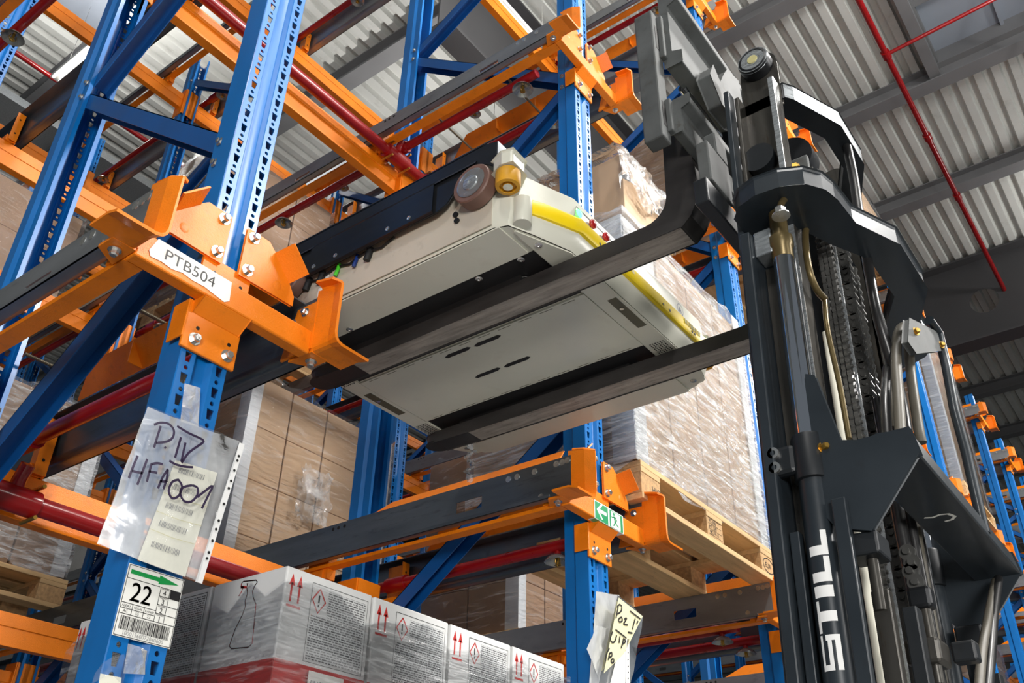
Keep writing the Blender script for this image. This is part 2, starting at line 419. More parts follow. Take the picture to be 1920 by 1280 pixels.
for (y0, y1, z0, z1) in ((-12, hy - 0.5, 8.78, 10.12), (hy + 0.5, 15, 8.78, 10.12), (hy - 0.5, hy + 0.5, 8.78, hz - 0.5), (hy - 0.5, hy + 0.5, hz + 0.5, 10.12)):
    g.add([(gx, y0, z0), (gx, y1, z0), (gx, y1, z1), (gx, y0, z1)], [(0, 1, 2, 3)])
struct(g.build('trim_20', GIRD))
gy = 2.45
struct(MB().box(3.95, 12.7, gy - 0.008, gy + 0.008, 8.55, 9.93).box(3.95, 12.7, gy - 0.12, gy + 0.12, 8.52, 8.55).box(3.95, 12.7, gy - 0.12, gy + 0.12, 9.9, 9.93).build('trim_21', GIRD))
# beam and bluish panels of the roof vent on the right, and the one deep on the left
struct(MB().box(6.9, 8.78, -0.98, -0.86, 10.0, 10.2).build('trim_22', PURL))
sk = MB().box(6.5, 9.2, -12.5, -.7, 10.42, 10.45)
for k in range(9): sk.box(6.85, 8.8, -1.75 - 0.9 * k, -1.71 - 0.9 * k, 10.36, 10.42)
struct(sk.build('window_1', SKYP))
struct(MB().box(7.75, 7.87, -12, -1.0, 10.25, 10.42).box(6.80, 6.84, -12, -.95, 10.16, 10.42).box(8.80, 8.84, -12, -.95, 10.16, 10.42).box(6.84, 8.8, -1.0, -.96, 10.2, 10.42).build('window_1_frame', PURL))
sk = MB().box(-9, 2.78, 5.75, 6.9, 10.3, 10.33)
struct(sk.build('window_2', SKYP))
struct(MB().box(-9, 2.8, 5.62, 5.74, 9.9, 10.3).build('trim_23', GIRD))
# red pipe on the roof with its branch
pipe = thing('roof_pipe', (6.0, -0.62, 9.6), 'long thin red pipe running under the corrugated roof on the right', 'pipe', None)
MB().tube([(5.2, -0.62, 9.5), (13.4, -0.62, 9.5)], 0.032, 12).build('pipe_run', RED, pipe, 60)
for x in (7.62, 9.12, 10.4): MB().tube([(x - 0.05, -0.62, 9.5), (x + 0.05, -0.62, 9.5)], 0.046, 12).build('coupling', RED, pipe, 60)
MB().tube([(7.62, -0.62, 9.5), (7.62, -2.62, 9.62), (7.42, -2.66, 9.9), (7.4, -2.66, 10.4)], 0.021, 10).build('branch_pipe', RED, pipe, 60)
st = MB()
for k in range(26):
    a = Vector((7.25, -2.45, 10.1)).lerp(Vector((8.62, -2.32, 9.45)), k / 26); b = Vector((7.25, -2.45, 10.1)).lerp(Vector((8.62, -2.32, 9.45)), (k + 0.62) / 26)
    st.bar(a, b, 0.045, 0.004)
for s_ in (-1, 1): st.bar(Vector((7.25, -2.45 + s_ * .019, 10.1)), Vector((8.62, -2.32 + s_ * .019, 9.45)), 0.008, 0.004)
st.build('perforated_strap', GALV, tag=('perforated metal strap hanging from the roof beside the red branch pipe', 'strap'))
# luminaires over the aisle (behind the camera) and the tube luminaires over the rack, all added except the far left one
for i, (p, e) in enumerate(LAMPS):
    t = thing('aisle_luminaire', p, 'long white luminaire over the aisle, %s along the row' % ORD[i], 'lamp', 'aisle luminaires')
    MB().box(p[0] - 0.8, p[0] + 0.8, p[1] - 0.18, p[1] + 0.18, p[2], p[2] + 0.09).build('housing', WHITE, t, bevel=0.01)
    MB().box(p[0] - 0.76, p[0] + 0.76, p[1] - 0.15, p[1] + 0.15, p[2] - 0.012, p[2] - 0.002).build('diffuser', LAMPW, t)
    MB().tube([(p[0] - .6, p[1], p[2] + .09), (p[0] - .6, p[1], 10.16)], .006, 6).tube([(p[0] + .6, p[1], p[2] + .09), (p[0] + .6, p[1], 10.16)], .006, 6).build('suspension_wire', ZINC, t)
UPN = ['behind the left uprights', 'over the middle of the rack, added fill', 'over the rack behind the mast, added fill']
for i, p in enumerate(UPS):
    t = thing('tube_luminaire', p, 'white tube luminaire hanging under the roof ' + UPN[i], 'lamp')
    MB().box(p[0] - .05, p[0] + .05, p[1] - 1.0, p[1] + 1.0, p[2], p[2] + .05).build('housing', WHITE, t)
    for s_ in (-.035, .035): MB().tube([(p[0] + s_, p[1] - .95, p[2] - .02), (p[0] + s_, p[1] + .95, p[2] - .02)], .013, 8).build('tube', LAMPW, t)
    for s_ in (-.8, .8): MB().tube([(p[0], p[1] + s_, p[2] + .05), (p[0], p[1] + s_, 10.16)], .004, 6).build('suspension_wire', ZINC, t)
t = thing('tube_luminaire', (3.6, 1.6, 8.0), 'added white tube luminaire hanging over the lane of the shuttle', 'lamp')  # luminaire added to house the roof fill
MB().box(2.6, 4.6, 1.56, 1.64, 8.0, 8.05).build('housing', WHITE, t)
MB().tube([(2.65, 1.6, 7.98), (4.55, 1.6, 7.98)], .013, 8).build('tube', LAMPW, t)
for x in (2.8, 4.4): MB().tube([(x, 1.6, 8.05), (x, 1.6, 10.16)], .004, 6).build('suspension_wire', ZINC, t)
# cable tray, wires and the thin red pipe in the far left
t = thing('cable_tray', (1.9, 7.4, 9.0), 'perforated grey cable tray under the roof at the far left', 'cable tray')
MB().box(0.2, 4.4, 7.1, 7.7, 9.0, 9.02).box(0.2, 4.4, 7.08, 7.1, 9.0, 9.1).box(0.2, 4.4, 7.7, 7.72, 9.0, 9.1).build('tray', PERF, t)
for x in (1.4, 2.9): MB().box(x, x + .05, 6.95, 7.85, 8.95, 9.0).tube([(x, 7, 8.97), (x, 7, 10.16)], .008, 6).build('tray_bracket', GALV, t)
MB().tube([(0.0, 6.75, 9.3), (6.5, 6.75, 9.3)], .03, 10).build('ceiling_pipe', RED, None, 60, tag=('bright red pipe under the roof beside the perforated cable tray', 'pipe'))

# ------------------------------------------------------------------ the rack
PNAME = {-1: 'post left of barcode post', 0: 'barcode post', 1: 'exit sign post', 2: 'post left of mast', 3: 'first post behind mast', 4: 'second post behind mast', 5: 'post beside glossy load',
         6: 'first post right of mast', 7: 'second post right of mast', 8: 'third post right of mast', 9: 'fourth post right of mast', 10: 'fifth post right of mast', 11: 'sixth post right of mast'}
LNAME = {-1: 'lowest level', 0: 'shuttle level', 1: 'level above shuttle', 2: 'top level'}
FRY = [0.0, 2.45, 4.95, 7.45]            # fronts of the upright frames going into the rack
FD = 1.13                              # frame depth
TOP = 7.38

def post_mesh():
    """perforated omega upright, front face at y=0 looking to -y, 0..TOP high"""
    mb = MB(); hw = 0.0575; pit = 0.05
    def hole(x0, x1, z0, z1, inner):
        xm, zm = (x0 + x1) / 2, (z0 + z1) / 2
        outer = [(x0, z0), (xm, z0), (x1, z0), (x1, zm), (x1, z1), (xm, z1), (x0, z1), (x0, zm)]
        vs = [(a, 0, b) for a, b in outer] + [(a, 0, b) for a, b in inner] + [(a, 0.0035, b) for a, b in inner]
        fs = []
        for i in range(8):
            k = (i + 1) % 8
            fs.append((i, k, k + 8, i + 8)); fs.append((i + 8, k + 8, k + 16, i + 16))
        mb.add(vs, fs)
    nz = int(TOP / pit)
    for sgn in (-1, 1):
        xa, xb = sorted((sgn * 0.0555, sgn * 0.022)); xc = sgn * 0.038
        for k in range(nz):
            z = k * pit
            zm = z + 0.016
            t = [(-.0052, -.0115), (0, -.0115), (.0052, -.0115), (.0068, 0), (.0084, .0115), (0, .0115), (-.0084, .0115), (-.0068, 0)]
            hole(xa, xb, z, z + 0.032, [(xc + a, zm + b) for a, b in t])
            zc = z + 0.041
            c = [(-.707, -.707), (0, -1), (.707, -.707), (1, 0), (.707, .707), (0, 1), (-.707, .707), (-1, 0)]
            hole(xa, xb, z + 0.032, z + 0.05, [(xc + a * .0052, zc + b * .0052) for a, b in c])
    H = nz * pit
    # groove, sides and return lips
    for path in ([(-.022, 0), (-.020, .001), (-.014, .012), (-.012, .013), (.012, .013), (.014, .012), (.020, .001), (.022, 0)],
                 [(.0555, 0), (.0575, .002), (.0575, .05), (.046, .062), (.046, .098), (.032, .098)],
                 [(-.0555, 0), (-.0575, .002), (-.0575, .05), (-.046, .062), (-.046, .098), (-.032, .098)]):
        mb.grid([[(x, y, 0) for x, y in path], [(x, y, H) for x, y in path]])
    # ribs pressed into the groove's flanks
    return mb
pm = post_mesh().build('post', BLUE, None, 35)
POST = pm.data; COL.objects.unlink(pm); bpy.data.objects.remove(pm)
DOTS = MB()
for k in range(int(TOP / .1)):
    DOTS.lathe([(.003, 0), (.003, .0006)], (-.0575, .022, .05 + .1 * k), (-1, 0, 0), 6)
dm = DOTS.build('dots', BLACK); DOTM = dm.data; COL.objects.unlink(dm); bpy.data.objects.remove(dm)

# bracing nodes (front height, rear height) of the zigzag
NODF = [0.25, 1.62, 3.17, 4.80, 6.30]
NODR = [0.95, 2.38, 4.02, 5.66, 7.10]
def frame(k, j):
    x = XP(k); y0 = FRY[j]
    if not seen((x, y0, 0), (x, y0, TOP), 40) and not seen((x, y0 + FD, 0), (x, y0 + FD, TOP), 40): return
    front = j == 0
    txt = ('blue perforated upright frame, aisle front, ' if front else 'blue perforated upright frame, %s row back, ' % ORD[j]) + PNAME[k]
    r = thing('upright_frame', (x, y0, 0), txt, 'rack upright', 'blue rack upright frames')
    for i, (yy, rot) in enumerate(((0, 0), (FD, math.pi))):
        o = bpy.data.objects.new('post', POST); COL.objects.link(o); o.parent = r; o.location = (0, yy, 0); o.rotation_euler = (0, 0, rot); WLOC[o.name] = Vector((x, y0 + yy, 0))
        MBp = MB().box(x - .075, x + .075, y0 + yy + (-.04 if not rot else -.1), y0 + yy + (.1 if not rot else .04), 0.0, 0.008)
        MBp.build('base_plate', BLUE, r)
    ya, yb = y0 + 0.075, y0 + FD - 0.075
    seq = []
    for i in range(len(NODF)):
        seq.append((ya, NODF[i])); seq.append((yb, NODR[i]))
    for i in range(len(seq) - 1):
        (a, za), (b, zb) = seq[i], seq[i + 1]
        d = .03 if zb > za else .03
        if not seen((x, a, za), (x, b, zb), 30): continue
        p, q = Vector((x, a, za + .035)), Vector((x, b, zb - .035))
        u = (q - p).normalized(); nrm = u.cross(Vector((1, 0, 0)))
        c = MB()
        # C-section, open below
        sg = 1 if nrm.z > 0 else -1
        c.obox((p + q) / 2 + nrm * sg * .026, (q - p) / 2, Vector((.031, 0, 0)), nrm * .0015)
        for s_ in (-1, 1):
            c.obox((p + q) / 2 + Vector((s_ * .0295, 0, 0)), (q - p) / 2, Vector((.0015, 0, 0)), nrm * .0275)
        c.build('brace', BLUE_D, r)
        for pt in (p, q): MB().hexbolt(pt + Vector((-.047, 0, 0)), (-1, 0, 0), .008, .008).build('brace_bolt', ZINC, r, 30)
    return r
KS = list(range(-1, 12))
for k in KS:
    for j in range(4):
        if k > 7 and j > 0: continue
        if k > 4 and j > 1: continue
        frame(k, j)

# --- rails: built once for each hand, then copied
RLEN = 9.9
def rail_proto(sg):
    """sg=-1: rail on the left of a post (lane to its left); sg=+1: on the right. Local x from the post axis, z from the shuttle level's zero"""
    root = thing('shuttle_rail', (0, 0, 0), 'galvanised rail', 'rail', 'shuttle rails')
    X = lambda d: sg * d
    wx = 0.230
    mb = MB()
    wins = [0.30 + 1.25 * i for i in range(8)]
    y = -.055; cuts = []
    for w in wins: cuts += [(y, w, None), (w, w + .11, 'w')]; y = w + .11
    cuts.append((y, RLEN, None))
    z0, z1 = 2.705, 2.850
    zc = 2.726
    def wall(ya, yb, za, zb):
        a, b = sorted((X(wx), X(wx + .0035)))
        mb.box(a, b, ya, yb, za, zb)
    for ya, yb, kind in cuts:
        if kind is None: wall(ya, yb, zc, z1)
        else:
            wall(ya, yb, zc, 2.757); wall(ya, yb, 2.797, z1)
    mb.grid([[(X(wx + o_), y_, z_) for o_, z_ in ((0, zc), (.001, zc - .008), (.005, zc - .015), (.012, z0 + .0015), (.020, z0), (.045, z0))] for y_ in (-.045, RLEN)])
    a, b = sorted((X(wx + .018), X(wx + .045))); mb.box(a, b, 0, RLEN, z0 + .0002, z0 + .0035)
    a, b = sorted((X(wx + .041), X(wx + .0455))); mb.box(a, b, 0, RLEN, z0, z0 + .011)
    a, b = sorted((X(wx - .04), X(wx))); mb.box(a, b, 0, RLEN, z1 - .0035, z1)
    mb.cur = 1
    side = sg
    for yy in [.95 + 1.25 * i + d for i in range(7) for d in (0, .032, .06)]:
        mb.lathe([(.007, 0), (.007, .0006)], (X(wx + .0036), yy, 2.832), (side, 0, 0), 8)
    for yy in [.62 + 1.25 * i for i in range(7)] + [.71 + 1.25 * i for i in range(7)]:
        mb.lathe([(.006, 0), (.006, .0006)], (X(wx + .0036), yy, 2.726), (side, 0, 0), 8)
    mb.build('rail_profile', [GALV, BLACK], root, 30)
    for yy, zz in ((-.042, 2.834), (-.022, 2.832), (.0, 2.832), (.085, 2.828), (.155, 2.828), (.06, 2.735), (.19, 2.828)):
        MB().lathe([(.011, 0), (.011, .0015), (.004, .0018)], (X(wx + .0035), yy, zz), (side, 0, 0), 10).build('countersunk_screw', ZINC, root, 30)
    a, b = sorted((X(wx - .044), X(wx - .002)))
    if sg < 0: MB().box(a, b, -.0098, RLEN, 2.692, 2.704).build('stiffener', ORANGE, root)
    # inclined guide plate behind the entry
    gpl = MB()
    p0, p1 = (X(wx - .040), 2.853), (X(wx - .088), 2.922)
    gpl.add([(p0[0], .03, p0[1]), (p1[0], .03, p1[1]), (p1[0], .80, p1[1]), (p0[0], .92, p0[1])], [(0, 1, 2, 3)])
    gpl.build('guide_plate', ORANGE, root, solid=.004)
    for yy in (.12, .36, .60):
        MB().prism([(p0[0], p0[1]), (p1[0], p1[1] - .004), (p1[0], p0[1])], 'y', yy, yy + .004).build('gusset', ORANGE, root)
    # flared end stop: L-section bent outwards at its front, with a bolting flange behind
    st = MB(); rows = []
    for yy, fl in ((-.045, 0), (-.104, 0), (-.109, .0015), (-.138, .0105)):
        r_ = []
        top = 2.866 - max(0, -.07 - yy) * .30
        pts = [(wx + .096, 2.699, 0, -1), (wx + .013, 2.699, 0, -1), (wx + .005, 2.701, -.5, -.8), (wx + .0015, 2.706, -.8, -.5), (wx, 2.713, -1, 0), (wx, 2.80, -1, 0), (wx, top, -1, 0)]
        for (dx, z, nx_, nz_) in pts: r_.append((X(dx + nx_ * fl), yy, z + nz_ * fl))
        rows.append(r_)
    st.grid(rows)
    # tab bent over the top towards the post, lip bent down at the tip of the lower flange
    st.grid([[(X(wx), -.058, 2.866), (X(wx), -.100, 2.857), (X(wx - .010), -.137, 2.846)], [(X(wx - .004), -.058, 2.872), (X(wx - .004), -.100, 2.863), (X(wx - .014), -.135, 2.851)], [(X(wx - .026), -.060, 2.874), (X(wx - .026), -.100, 2.865), (X(wx - .030), -.122, 2.857)]])
    st.grid([[(X(wx - .0015), yy, 2.704) for yy in (-.05, .055)], [(X(wx - .0015), yy, 2.835) for yy in (-.05, .02)]])
    st.grid([[(X(wx), yy, 2.6985) for yy in (-.05, .03)], [(X(wx + .05), yy, 2.6985) for yy in (-.05, .0)]])
    so = st.build('end_stop', ORANGE, root, None, solid=.0065)
    for yy, zz in ((-.012, 2.816), (-.028, 2.735), (.03, 2.80)):
        MB().hexbolt((X(wx - .005), yy, zz), (-sg, 0, 0), .008, .01).build('hex_bolt', ZINC, root, 30)
    MB().hexbolt((X(wx + .026), -.02, 2.694), (0, 0, -1), .009, .012).build('hex_bolt', ZINC, root, 30)
    return root
RAILP = {-1: rail_proto(-1), 1: rail_proto(1)}
used = set()
def rail(k, l, sg):
    x = XP(k); z = ZL(l)
    if not (seen((x, -.1, 2.8 + z), (x, 3, 2.8 + z), 60) or seen((x, 3, 2.8 + z), (x, RLEN, 2.8 + z), 10)): return
    txt = 'grey shuttle rail, %s of %s, %s' % ('left' if sg < 0 else 'right', PNAME[k], LNAME[l])
    if sg in used: o = copy_tree(RAILP[sg], (x, 0, z), txt)
    else:
        used.add(sg); o = RAILP[sg]; o.location = (x, 0, z); WLOC[o.name] = Vector((x, 0, z)); o['label'] = txt
    for ch in o.children:
        if ch.name.startswith('rail_profile'):
            ch.material_slots[0].link = 'OBJECT'
            ch.material_slots[0].material = RAILM if (l < 1 and (sg > 0 or k == 1)) or (l == 1 and sg > 0) else GALV
    return o
for k in KS:
    for l in (-1, 0, 1, 2):
        if k < 0 and l < 1: continue
        for sg in (-1, 1): rail(k, l, sg)

# --- short support beams on the front posts with saddle, guide plates and bolts
def arm_proto():
    root = thing('rail_support_beam', (0, 0, 0), 'orange beam', 'beam', 'orange support beams on the front posts')
    MB().box(-.228, .228, -.045, -.010, ZB, ZB + .061).build('beam', ORANGE, root, bevel=.004)
    s = MB().box(-.068, .066, -.0095, -.0015, 2.578, ZB).box(-.071, -.066, -.0095, .045, 2.600, ZB)
    s.prism([(-.0095, ZB - .03), (-.044, ZB), (-.0095, ZB)], 'x', -.06, .06)
    s.build('saddle_plate', ORANGE, root, bevel=.002)
    MB().box(-.062, .062, -.0095, -.0015, ZB + .061, 2.815).build('upper_plate', ORANGE, root)
    for x, z in ((-.038, 2.632), (.042, 2.632), (-.03, 2.78), (.04, 2.78)): MB().lathe([(.0045, 0), (.0045, .0006)], (x, -.0096, z), (0, -1, 0), 10).build('bolt_hole', BLACK, root)
    for x in (-.040, .042): MB().hexbolt((x, -.0095, 2.604), (0, -1, 0), .0095, .014).build('hex_bolt', ZINC, root, 30)
    for sg in (-1, 1):
        pl = [(.024, 2.806), (.024, 2.935), (.086, 2.935), (.106, 2.917), (.158, 2.862), (.178, 2.832), (.178, 2.808)]
        q = MB().prism([(sg * a, z) for a, z in pl], 'y', -.018, -.0105)
        w = q.build('guide_wing', ORANGE, root, bevel=.0015)
        # flap folded forward along the slanting edge: the entry funnel for pallets
        f = MB()
        a, d = Vector((sg * .106, -.0145, 2.917)), Vector((sg * .160, -.0145, 2.860))
        off = Vector((sg * .014, -.052, .015))
        f.add([a, d, d + off, a + off], [(0, 1, 2, 3)])
        f.build('guide_flap', ORANGE, w, solid=.005)
        for z in (2.826, 2.918): MB().hexbolt((sg * .042, -.018, z), (0, -1, 0), .0095, .014).build('hex_bolt', ZINC, w, 30)
        MB().lathe([(.012, 0), (.009, .001), (.006, .0015)], (sg * .128, -.0181, 2.836), (0, -1, 0), 14).build('dimple', ORANGE, w, 60)
    return root
ARMP = arm_proto(); first = True
for k in KS:
    for l in (-1, 0, 1, 2):
        x = XP(k); z = ZL(l)
        if not seen((x - .25, -.05, ZB + z), (x + .25, -.05, ZB + .2 + z), 60): continue
        txt = 'short orange beam across %s, %s' % (PNAME[k], LNAME[l])
        if first: ARMP.location = (x, 0, z); ARMP['label'] = txt; first = False
        else: copy_tree(ARMP, (x, 0, z), txt)

# --- full cross beams inside the rack, one per lane, with end plates and rail brackets
def cross_proto():
    root = thing('cross_beam', (0, 0, 0), 'orange cross beam', 'beam', 'orange cross beams inside the rack')
    L = PITCH - .115
    mb = MB().box(-L / 2, L / 2, 0, .045, 2.525, 2.655).box(-L / 2, L / 2, -.004, 0, 2.60, 2.655)
    mb.build('beam', ORANGE, root, bevel=.004)
    for sg in (-1, 1):
        a, b = sorted((sg * L / 2, sg * (L / 2 - .006)))
        e = MB().box(a, b, -.03, .075, 2.45, 2.70)
        a, b = sorted((sg * (L / 2), sg * (L / 2 + .07))); e.box(a, b, -.034, -.030, 2.45, 2.70)
        e.build('end_plate', ORANGE, root)
        xr = sg * (PITCH / 2 - .222)
        a, b = sorted((xr, xr + sg * .05))
        br = MB().box(a, b, -.012, .055, 2.655, 2.69)
        a, b = sorted((xr + sg * .006, xr + sg * .014)); br.box(a, b, -.03, .075, 2.655, 2.83)
        a, b = sorted((xr + sg * .006, xr + sg * .045)); br.box(a, b, -.033, -.028, 2.655, 2.83)
        br.cur = 1
        for z in (2.70, 2.79): br.lathe([(.005, 0), (.005, .0008)], (xr + sg * .026, -.0335, z), (0, -1, 0), 8)
        br.build('rail_bracket', [ORANGE, BLACK], root, bevel=.002)
    return root
CRP = cross_proto(); first = True
CY = [1.065, 2.475, 3.53, 4.98, 6.03]
for k in range(-1, 10):
    for l in (-1, 0, 1, 2):
        for i, y in enumerate(CY):
            if k > 4 and i > 1: continue
            x = XP(k) + PITCH / 2; z = ZL(l)
            if not seen((x - .7, y, 2.6 + z), (x + .7, y, 2.6 + z), 20): continue
            txt = 'orange cross beam from %s, %s, %s row back' % (PNAME[k], LNAME[l], ORD[i])
            if first: CRP.location = (x, y, z); CRP['label'] = txt; first = False
            else: copy_tree(CRP, (x, y, z), txt)

# --- in-rack sprinkler pipes along the lanes, with shielded heads
def sprinkler_proto(sg):
    root = thing('sprinkler_pipe', (0, 0, 0), 'red pipe', 'pipe', 'red in-rack sprinkler pipes')
    x = sg * .122; z = 2.716
    MB().tube([(x, .16, z), (x, RLEN, z)], .0215, 14).build('pipe_run', RED, root, 60)
    for y in (1.0, 3.4, 5.9): MB().tube([(x, y - .05, z), (x, y + .05, z)], .030, 12).build('coupling', RED, root, 60)
    for y in (.24, 1.85, 3.3, 4.9, 6.4):
        h = MB().tube([(x, y, z - .015), (x, y, z - .035)], .012, 10)
        ho = h.build('sprinkler_head', RED, root, 60)
        sh = MB().lathe([(.008, -.030), (.020, -.031), (.036, -.040), (.046, -.052), (.048, -.056), (.044, -.054), (.034, -.044), (.018, -.036), (.008, -.035)], (x, y, z), (0, 0, 1), 24)
        sh.build('heat_shield', GLASS, ho, 60)
        d = MB().tube([(x, y, z - .035), (x, y, z - .066)], .006, 8).lathe([(.012, 0), (.012, .002)], (x, y, z - .068), (0, 0, 1), 12)
        d.tube([(x - .012, y, z - .04), (x - .016, y, z - .062), (x, y, z - .072), (x + .016, y, z - .062), (x + .012, y, z - .04)], .0018, 6)
        d.build('deflector', BRASS, ho, 60)
    return root
SPP = {1: sprinkler_proto(1), -1: sprinkler_proto(-1)}; sused = set()
for k, l, sg in [(0, 0, 1), (0, 1, -1), (1, 0, 1), (1, 1, 1), (2, 0, 1), (2, 0, -1), (2, 1, 1), (2, -1, -1), (3, 0, -1), (3, 1, 1), (0, 2, 1), (1, 2, 1), (2, 2, -1), (1, 1, -1), (6, 1, -1), (7, 1, -1), (6, 0, -1), (7, 0, -1), (8, 1, -1), (8, 0, -1), (7, 2, -1), (6, 2, -1)]:
    x = XP(k); z = ZL(l)
    if not seen((x, .1, 2.7 + z), (x, 7, 2.7 + z), 10): continue
    txt = 'red sprinkler pipe, %s of %s, %s' % ('right' if sg > 0 else 'left', PNAME[k], LNAME[l])
    if sg not in sused:
        sused.add(sg); o = SPP[sg]; o.location = (x, 0, z); o['label'] = txt
    else: copy_tree(SPP[sg], (x, 0, z), txt)
# feed pipes across the lanes
for l, z, txt in ((0, 2.552, 'thick red feed pipe across the lane behind the plastic sleeve'), (1, 4.775, 'thick red feed pipe across the lane above the shuttle')):
    t = thing('feed_pipe', (1.6, .995, z), txt, 'pipe', None)
    MB().tube([(-1.2, .995, z), (7.0, .995, z)], .027, 18).build('pipe_run', RED, t, 60)
    for x in (1.04, 2.55) if l == 0 else (2.29, 2.56):
        c = MB().tube([(x - .07, .995, z), (x + .07, .995, z)], .038, 16).tube([(x, .995, z), (x, .985, z + .05), (x, .96, z + .09)], .020, 12)
        c.build('tee_coupling', RED, t, 60)
        for dx in (-.06, .06):
            for dz in (-.045, .045): MB().tube([(x + dx, .955, z + dz), (x + dx, 1.03, z + dz)], .006, 8).build('clamp_bolt', BRASS, t, 60)
# threaded rods between the pipe supports
for i, (p, q) in enumerate((((.946, .99, 2.962), (1.13, .99, 2.962)), ((.946, .52, 2.962), (1.13, .52, 2.962)), ((2.23, .705, 4.849), (2.56, .705, 4.849)), ((2.23, .29, 4.849), (2.56, .29, 4.849)))):
    mb = MB().tube([p, q], .0045, 10)
    nn = 70
    for k in range(nn):
        a = Vector(p).lerp(Vector(q), (k + .5) / nn); mb.lathe([(.0045, -.0012), (.0056, 0), (.0045, .0012)], a, (1, 0, 0), 8)
    mb.build('threaded_rod', ROD, None, 60, tag=('threaded steel rod under the rails at the %s, %s from the aisle' % (PNAME[i // 2], ['second', 'first'][i % 2]), 'rod', 'threaded rods'))
mp_ = thing('mounting_plate', (.80, .74, 2.60), 'small zinc plate with a bolt hanging under the left rail', 'bracket')
MB().box(.775, .845, .745, .749, 2.575, 2.665).build('plate', GALV, mp_, bevel=.002)
MB().hexbolt((.815, .745, 2.632), (-.3, -1, 0), .012, .012).build('hex_bolt', ZINC, mp_, 30)
MB().tube([(.81, .747, 2.665), (.81, .747, 2.70)], .004, 8).build('hanger_rod', ROD, mp_, 60)
# tie wire under the roof
MB().tube([(2.0, 4.2, 10.1), (2.06, 4.22, 6.4)], .004, 6).build('hanging_wire', GALV, None, tag=('thin grey wire hanging in front of the corrugated roof, upper left', 'wire'))
# ------------------------------------------------------------------ pallets and goods
def at(px, py, y):
    """point of the photograph's ray on the plane Y=y (used to place flat things on faces of the rack)"""
    d = RX * ((px - 960) / FPX) + RY * ((py - 640) / FPX) + RZ
    return CAM + d * ((y - CAM.y) / d.y)
PW = 1.144
def atx(px, py, x):
    d = RX * ((px - 960) / FPX) + RY * ((py - 640) / FPX) + RZ
    return CAM + d * ((x - CAM.x) / d.x)
def pallet(x0, y0, z, text, stamps=False):
    r = thing('wooden_pallet', (x0 + PW / 2, y0 + .4, z), text, 'pallet')
    for i, (a, b) in enumerate(((0, .10), (.3275, .4725), (.70, .80))):
        MB().box(x0, x0 + PW, y0 + a, y0 + b, z, z + .022).build('skid_board', WOOD, r, bevel=.002)
        for j, (c, d) in enumerate(((0, .138), (.503, .641), (1.006, PW))):
            bl = MB().box(x0 + c, x0 + d, y0 + a + .002, y0 + b - .002, z + .022, z + .10).build('block', WOODB, r, bevel=.002)
            if stamps and i == 0 and j == 1:
                mb = MB()
                for q, t in enumerate(('PL-308', 'HT DB', '482-9-11')): text_mesh(mb, t, (x0 + c + .018, y0 + .0012, z + .079 - .022 * q), (1, 0, 0), (0, 0, 1), .022)
                for q in range(4): mb.box(x0 + c + .012, x0 + d - .012, y0 + .001, y0 + .0016, z + .031 + .022 * q, z + .0318 + .022 * q)
                mb.build('stamp', INK, bl)
            if stamps and i == 0 and j == 2:
                mb = MB(); text_mesh(mb, 'EUR', (x0 + c + .037, y0 + .0012, z + .047), (1, 0, 0), (0, 0, 1), .032)
                el = [(x0 + c + .0725 + .055 * math.cos(t * math.pi / 16), y0 + .0012, z + .058 + .032 * math.sin(t * math.pi / 16)) for t in range(33)]
                mb.ribbon(el, .004, (0, 1, 0)); mb.build('stamp', INK, bl)
            if stamps and i == 0 and j == 0:
                mb = MB(); text_mesh(mb, 'HIC', (x0 + c + .075, y0 + .0012, z + .045), (1, 0, 0), (0, 0, 1), .034); mb.build('stamp', INK, bl)
    for c, d in ((0, .138), (.503, .641), (1.006, PW)):
        MB().box(x0 + c, x0 + d, y0, y0 + .8, z + .10, z + .122).build('stringer_board', WOOD, r, bevel=.002)
    for a, b in ((0, .145), (.19, .29), (.3275, .4725), (.51, .61), (.655, .80)):
        MB().box(x0, x0 + PW, y0 + a, y0 + b, z + .122, z + .144).build('deck_board', WOOD, r, bevel=.002)
    return r
NCART = 0
def carton(x0, x1, y0, y1, z0, z1, text, group, m=CARD, tape=True):
    g = .0045
    mb = MB().box(x0 + g, x1 - g, y0 + g, y1 - g, z0 + .001, z1 - .002)
    o = mb.build('carton', m, None, bevel=.004)
    label(o, text, 'carton', group)
    return o
def corner_board(x, y, z0, z1, sx, text, leg=.07):
    """white L-shaped edge protector; sx=+1: leg runs to +x from the corner"""
    a, b = sorted((x, x + sx * leg)); c, d = sorted((x, x - sx * .004))
    mb = MB().box(a, b, y - .005, y - .001, z0, z1).box(c, d, y - .005, y + .09, z0, z1)
    return label(mb.build('corner_board', BOARD, None), text, 'corner protector', 'white corner boards on the wrapped loads')
def wrap(x0, x1, y0, y1, z0, z1, text, m=None, seed=0):
    """stretch film round a load: four slightly rippled sides"""
    rnd = random.Random(seed); mb = MB(); o = .008
    loop = [(x0 - o, y1 + o), (x0 - o, y0 - o), (x1 + o, y0 - o), (x1 + o, y1 + o)]
    rows = []
    nz = 22
    for i in range(nz + 1):
        z = z0 + (z1 - z0) * i / nz; r_ = []
        for s_ in range(3):
            a, b = loop[s_], loop[s_ + 1]
            for t in range(14 if s_ < 2 else 15):
                f = t / 14; x = a[0] + (b[0] - a[0]) * f; y = a[1] + (b[1] - a[1]) * f
                w = rnd.uniform(-.002, .003)
                if s_ == 1: y -= w
                else: x += w if s_ else -w
                r_.append((x, y, z + (rnd.uniform(-.03, .03) if i in (0, nz) else 0)))
        rows.append(r_)
    mb.grid(rows)
    return label(mb.build('stretch_wrap', m or STREAK, None, 60), text, 'plastic film', 'stretch wraps round the pallet loads')

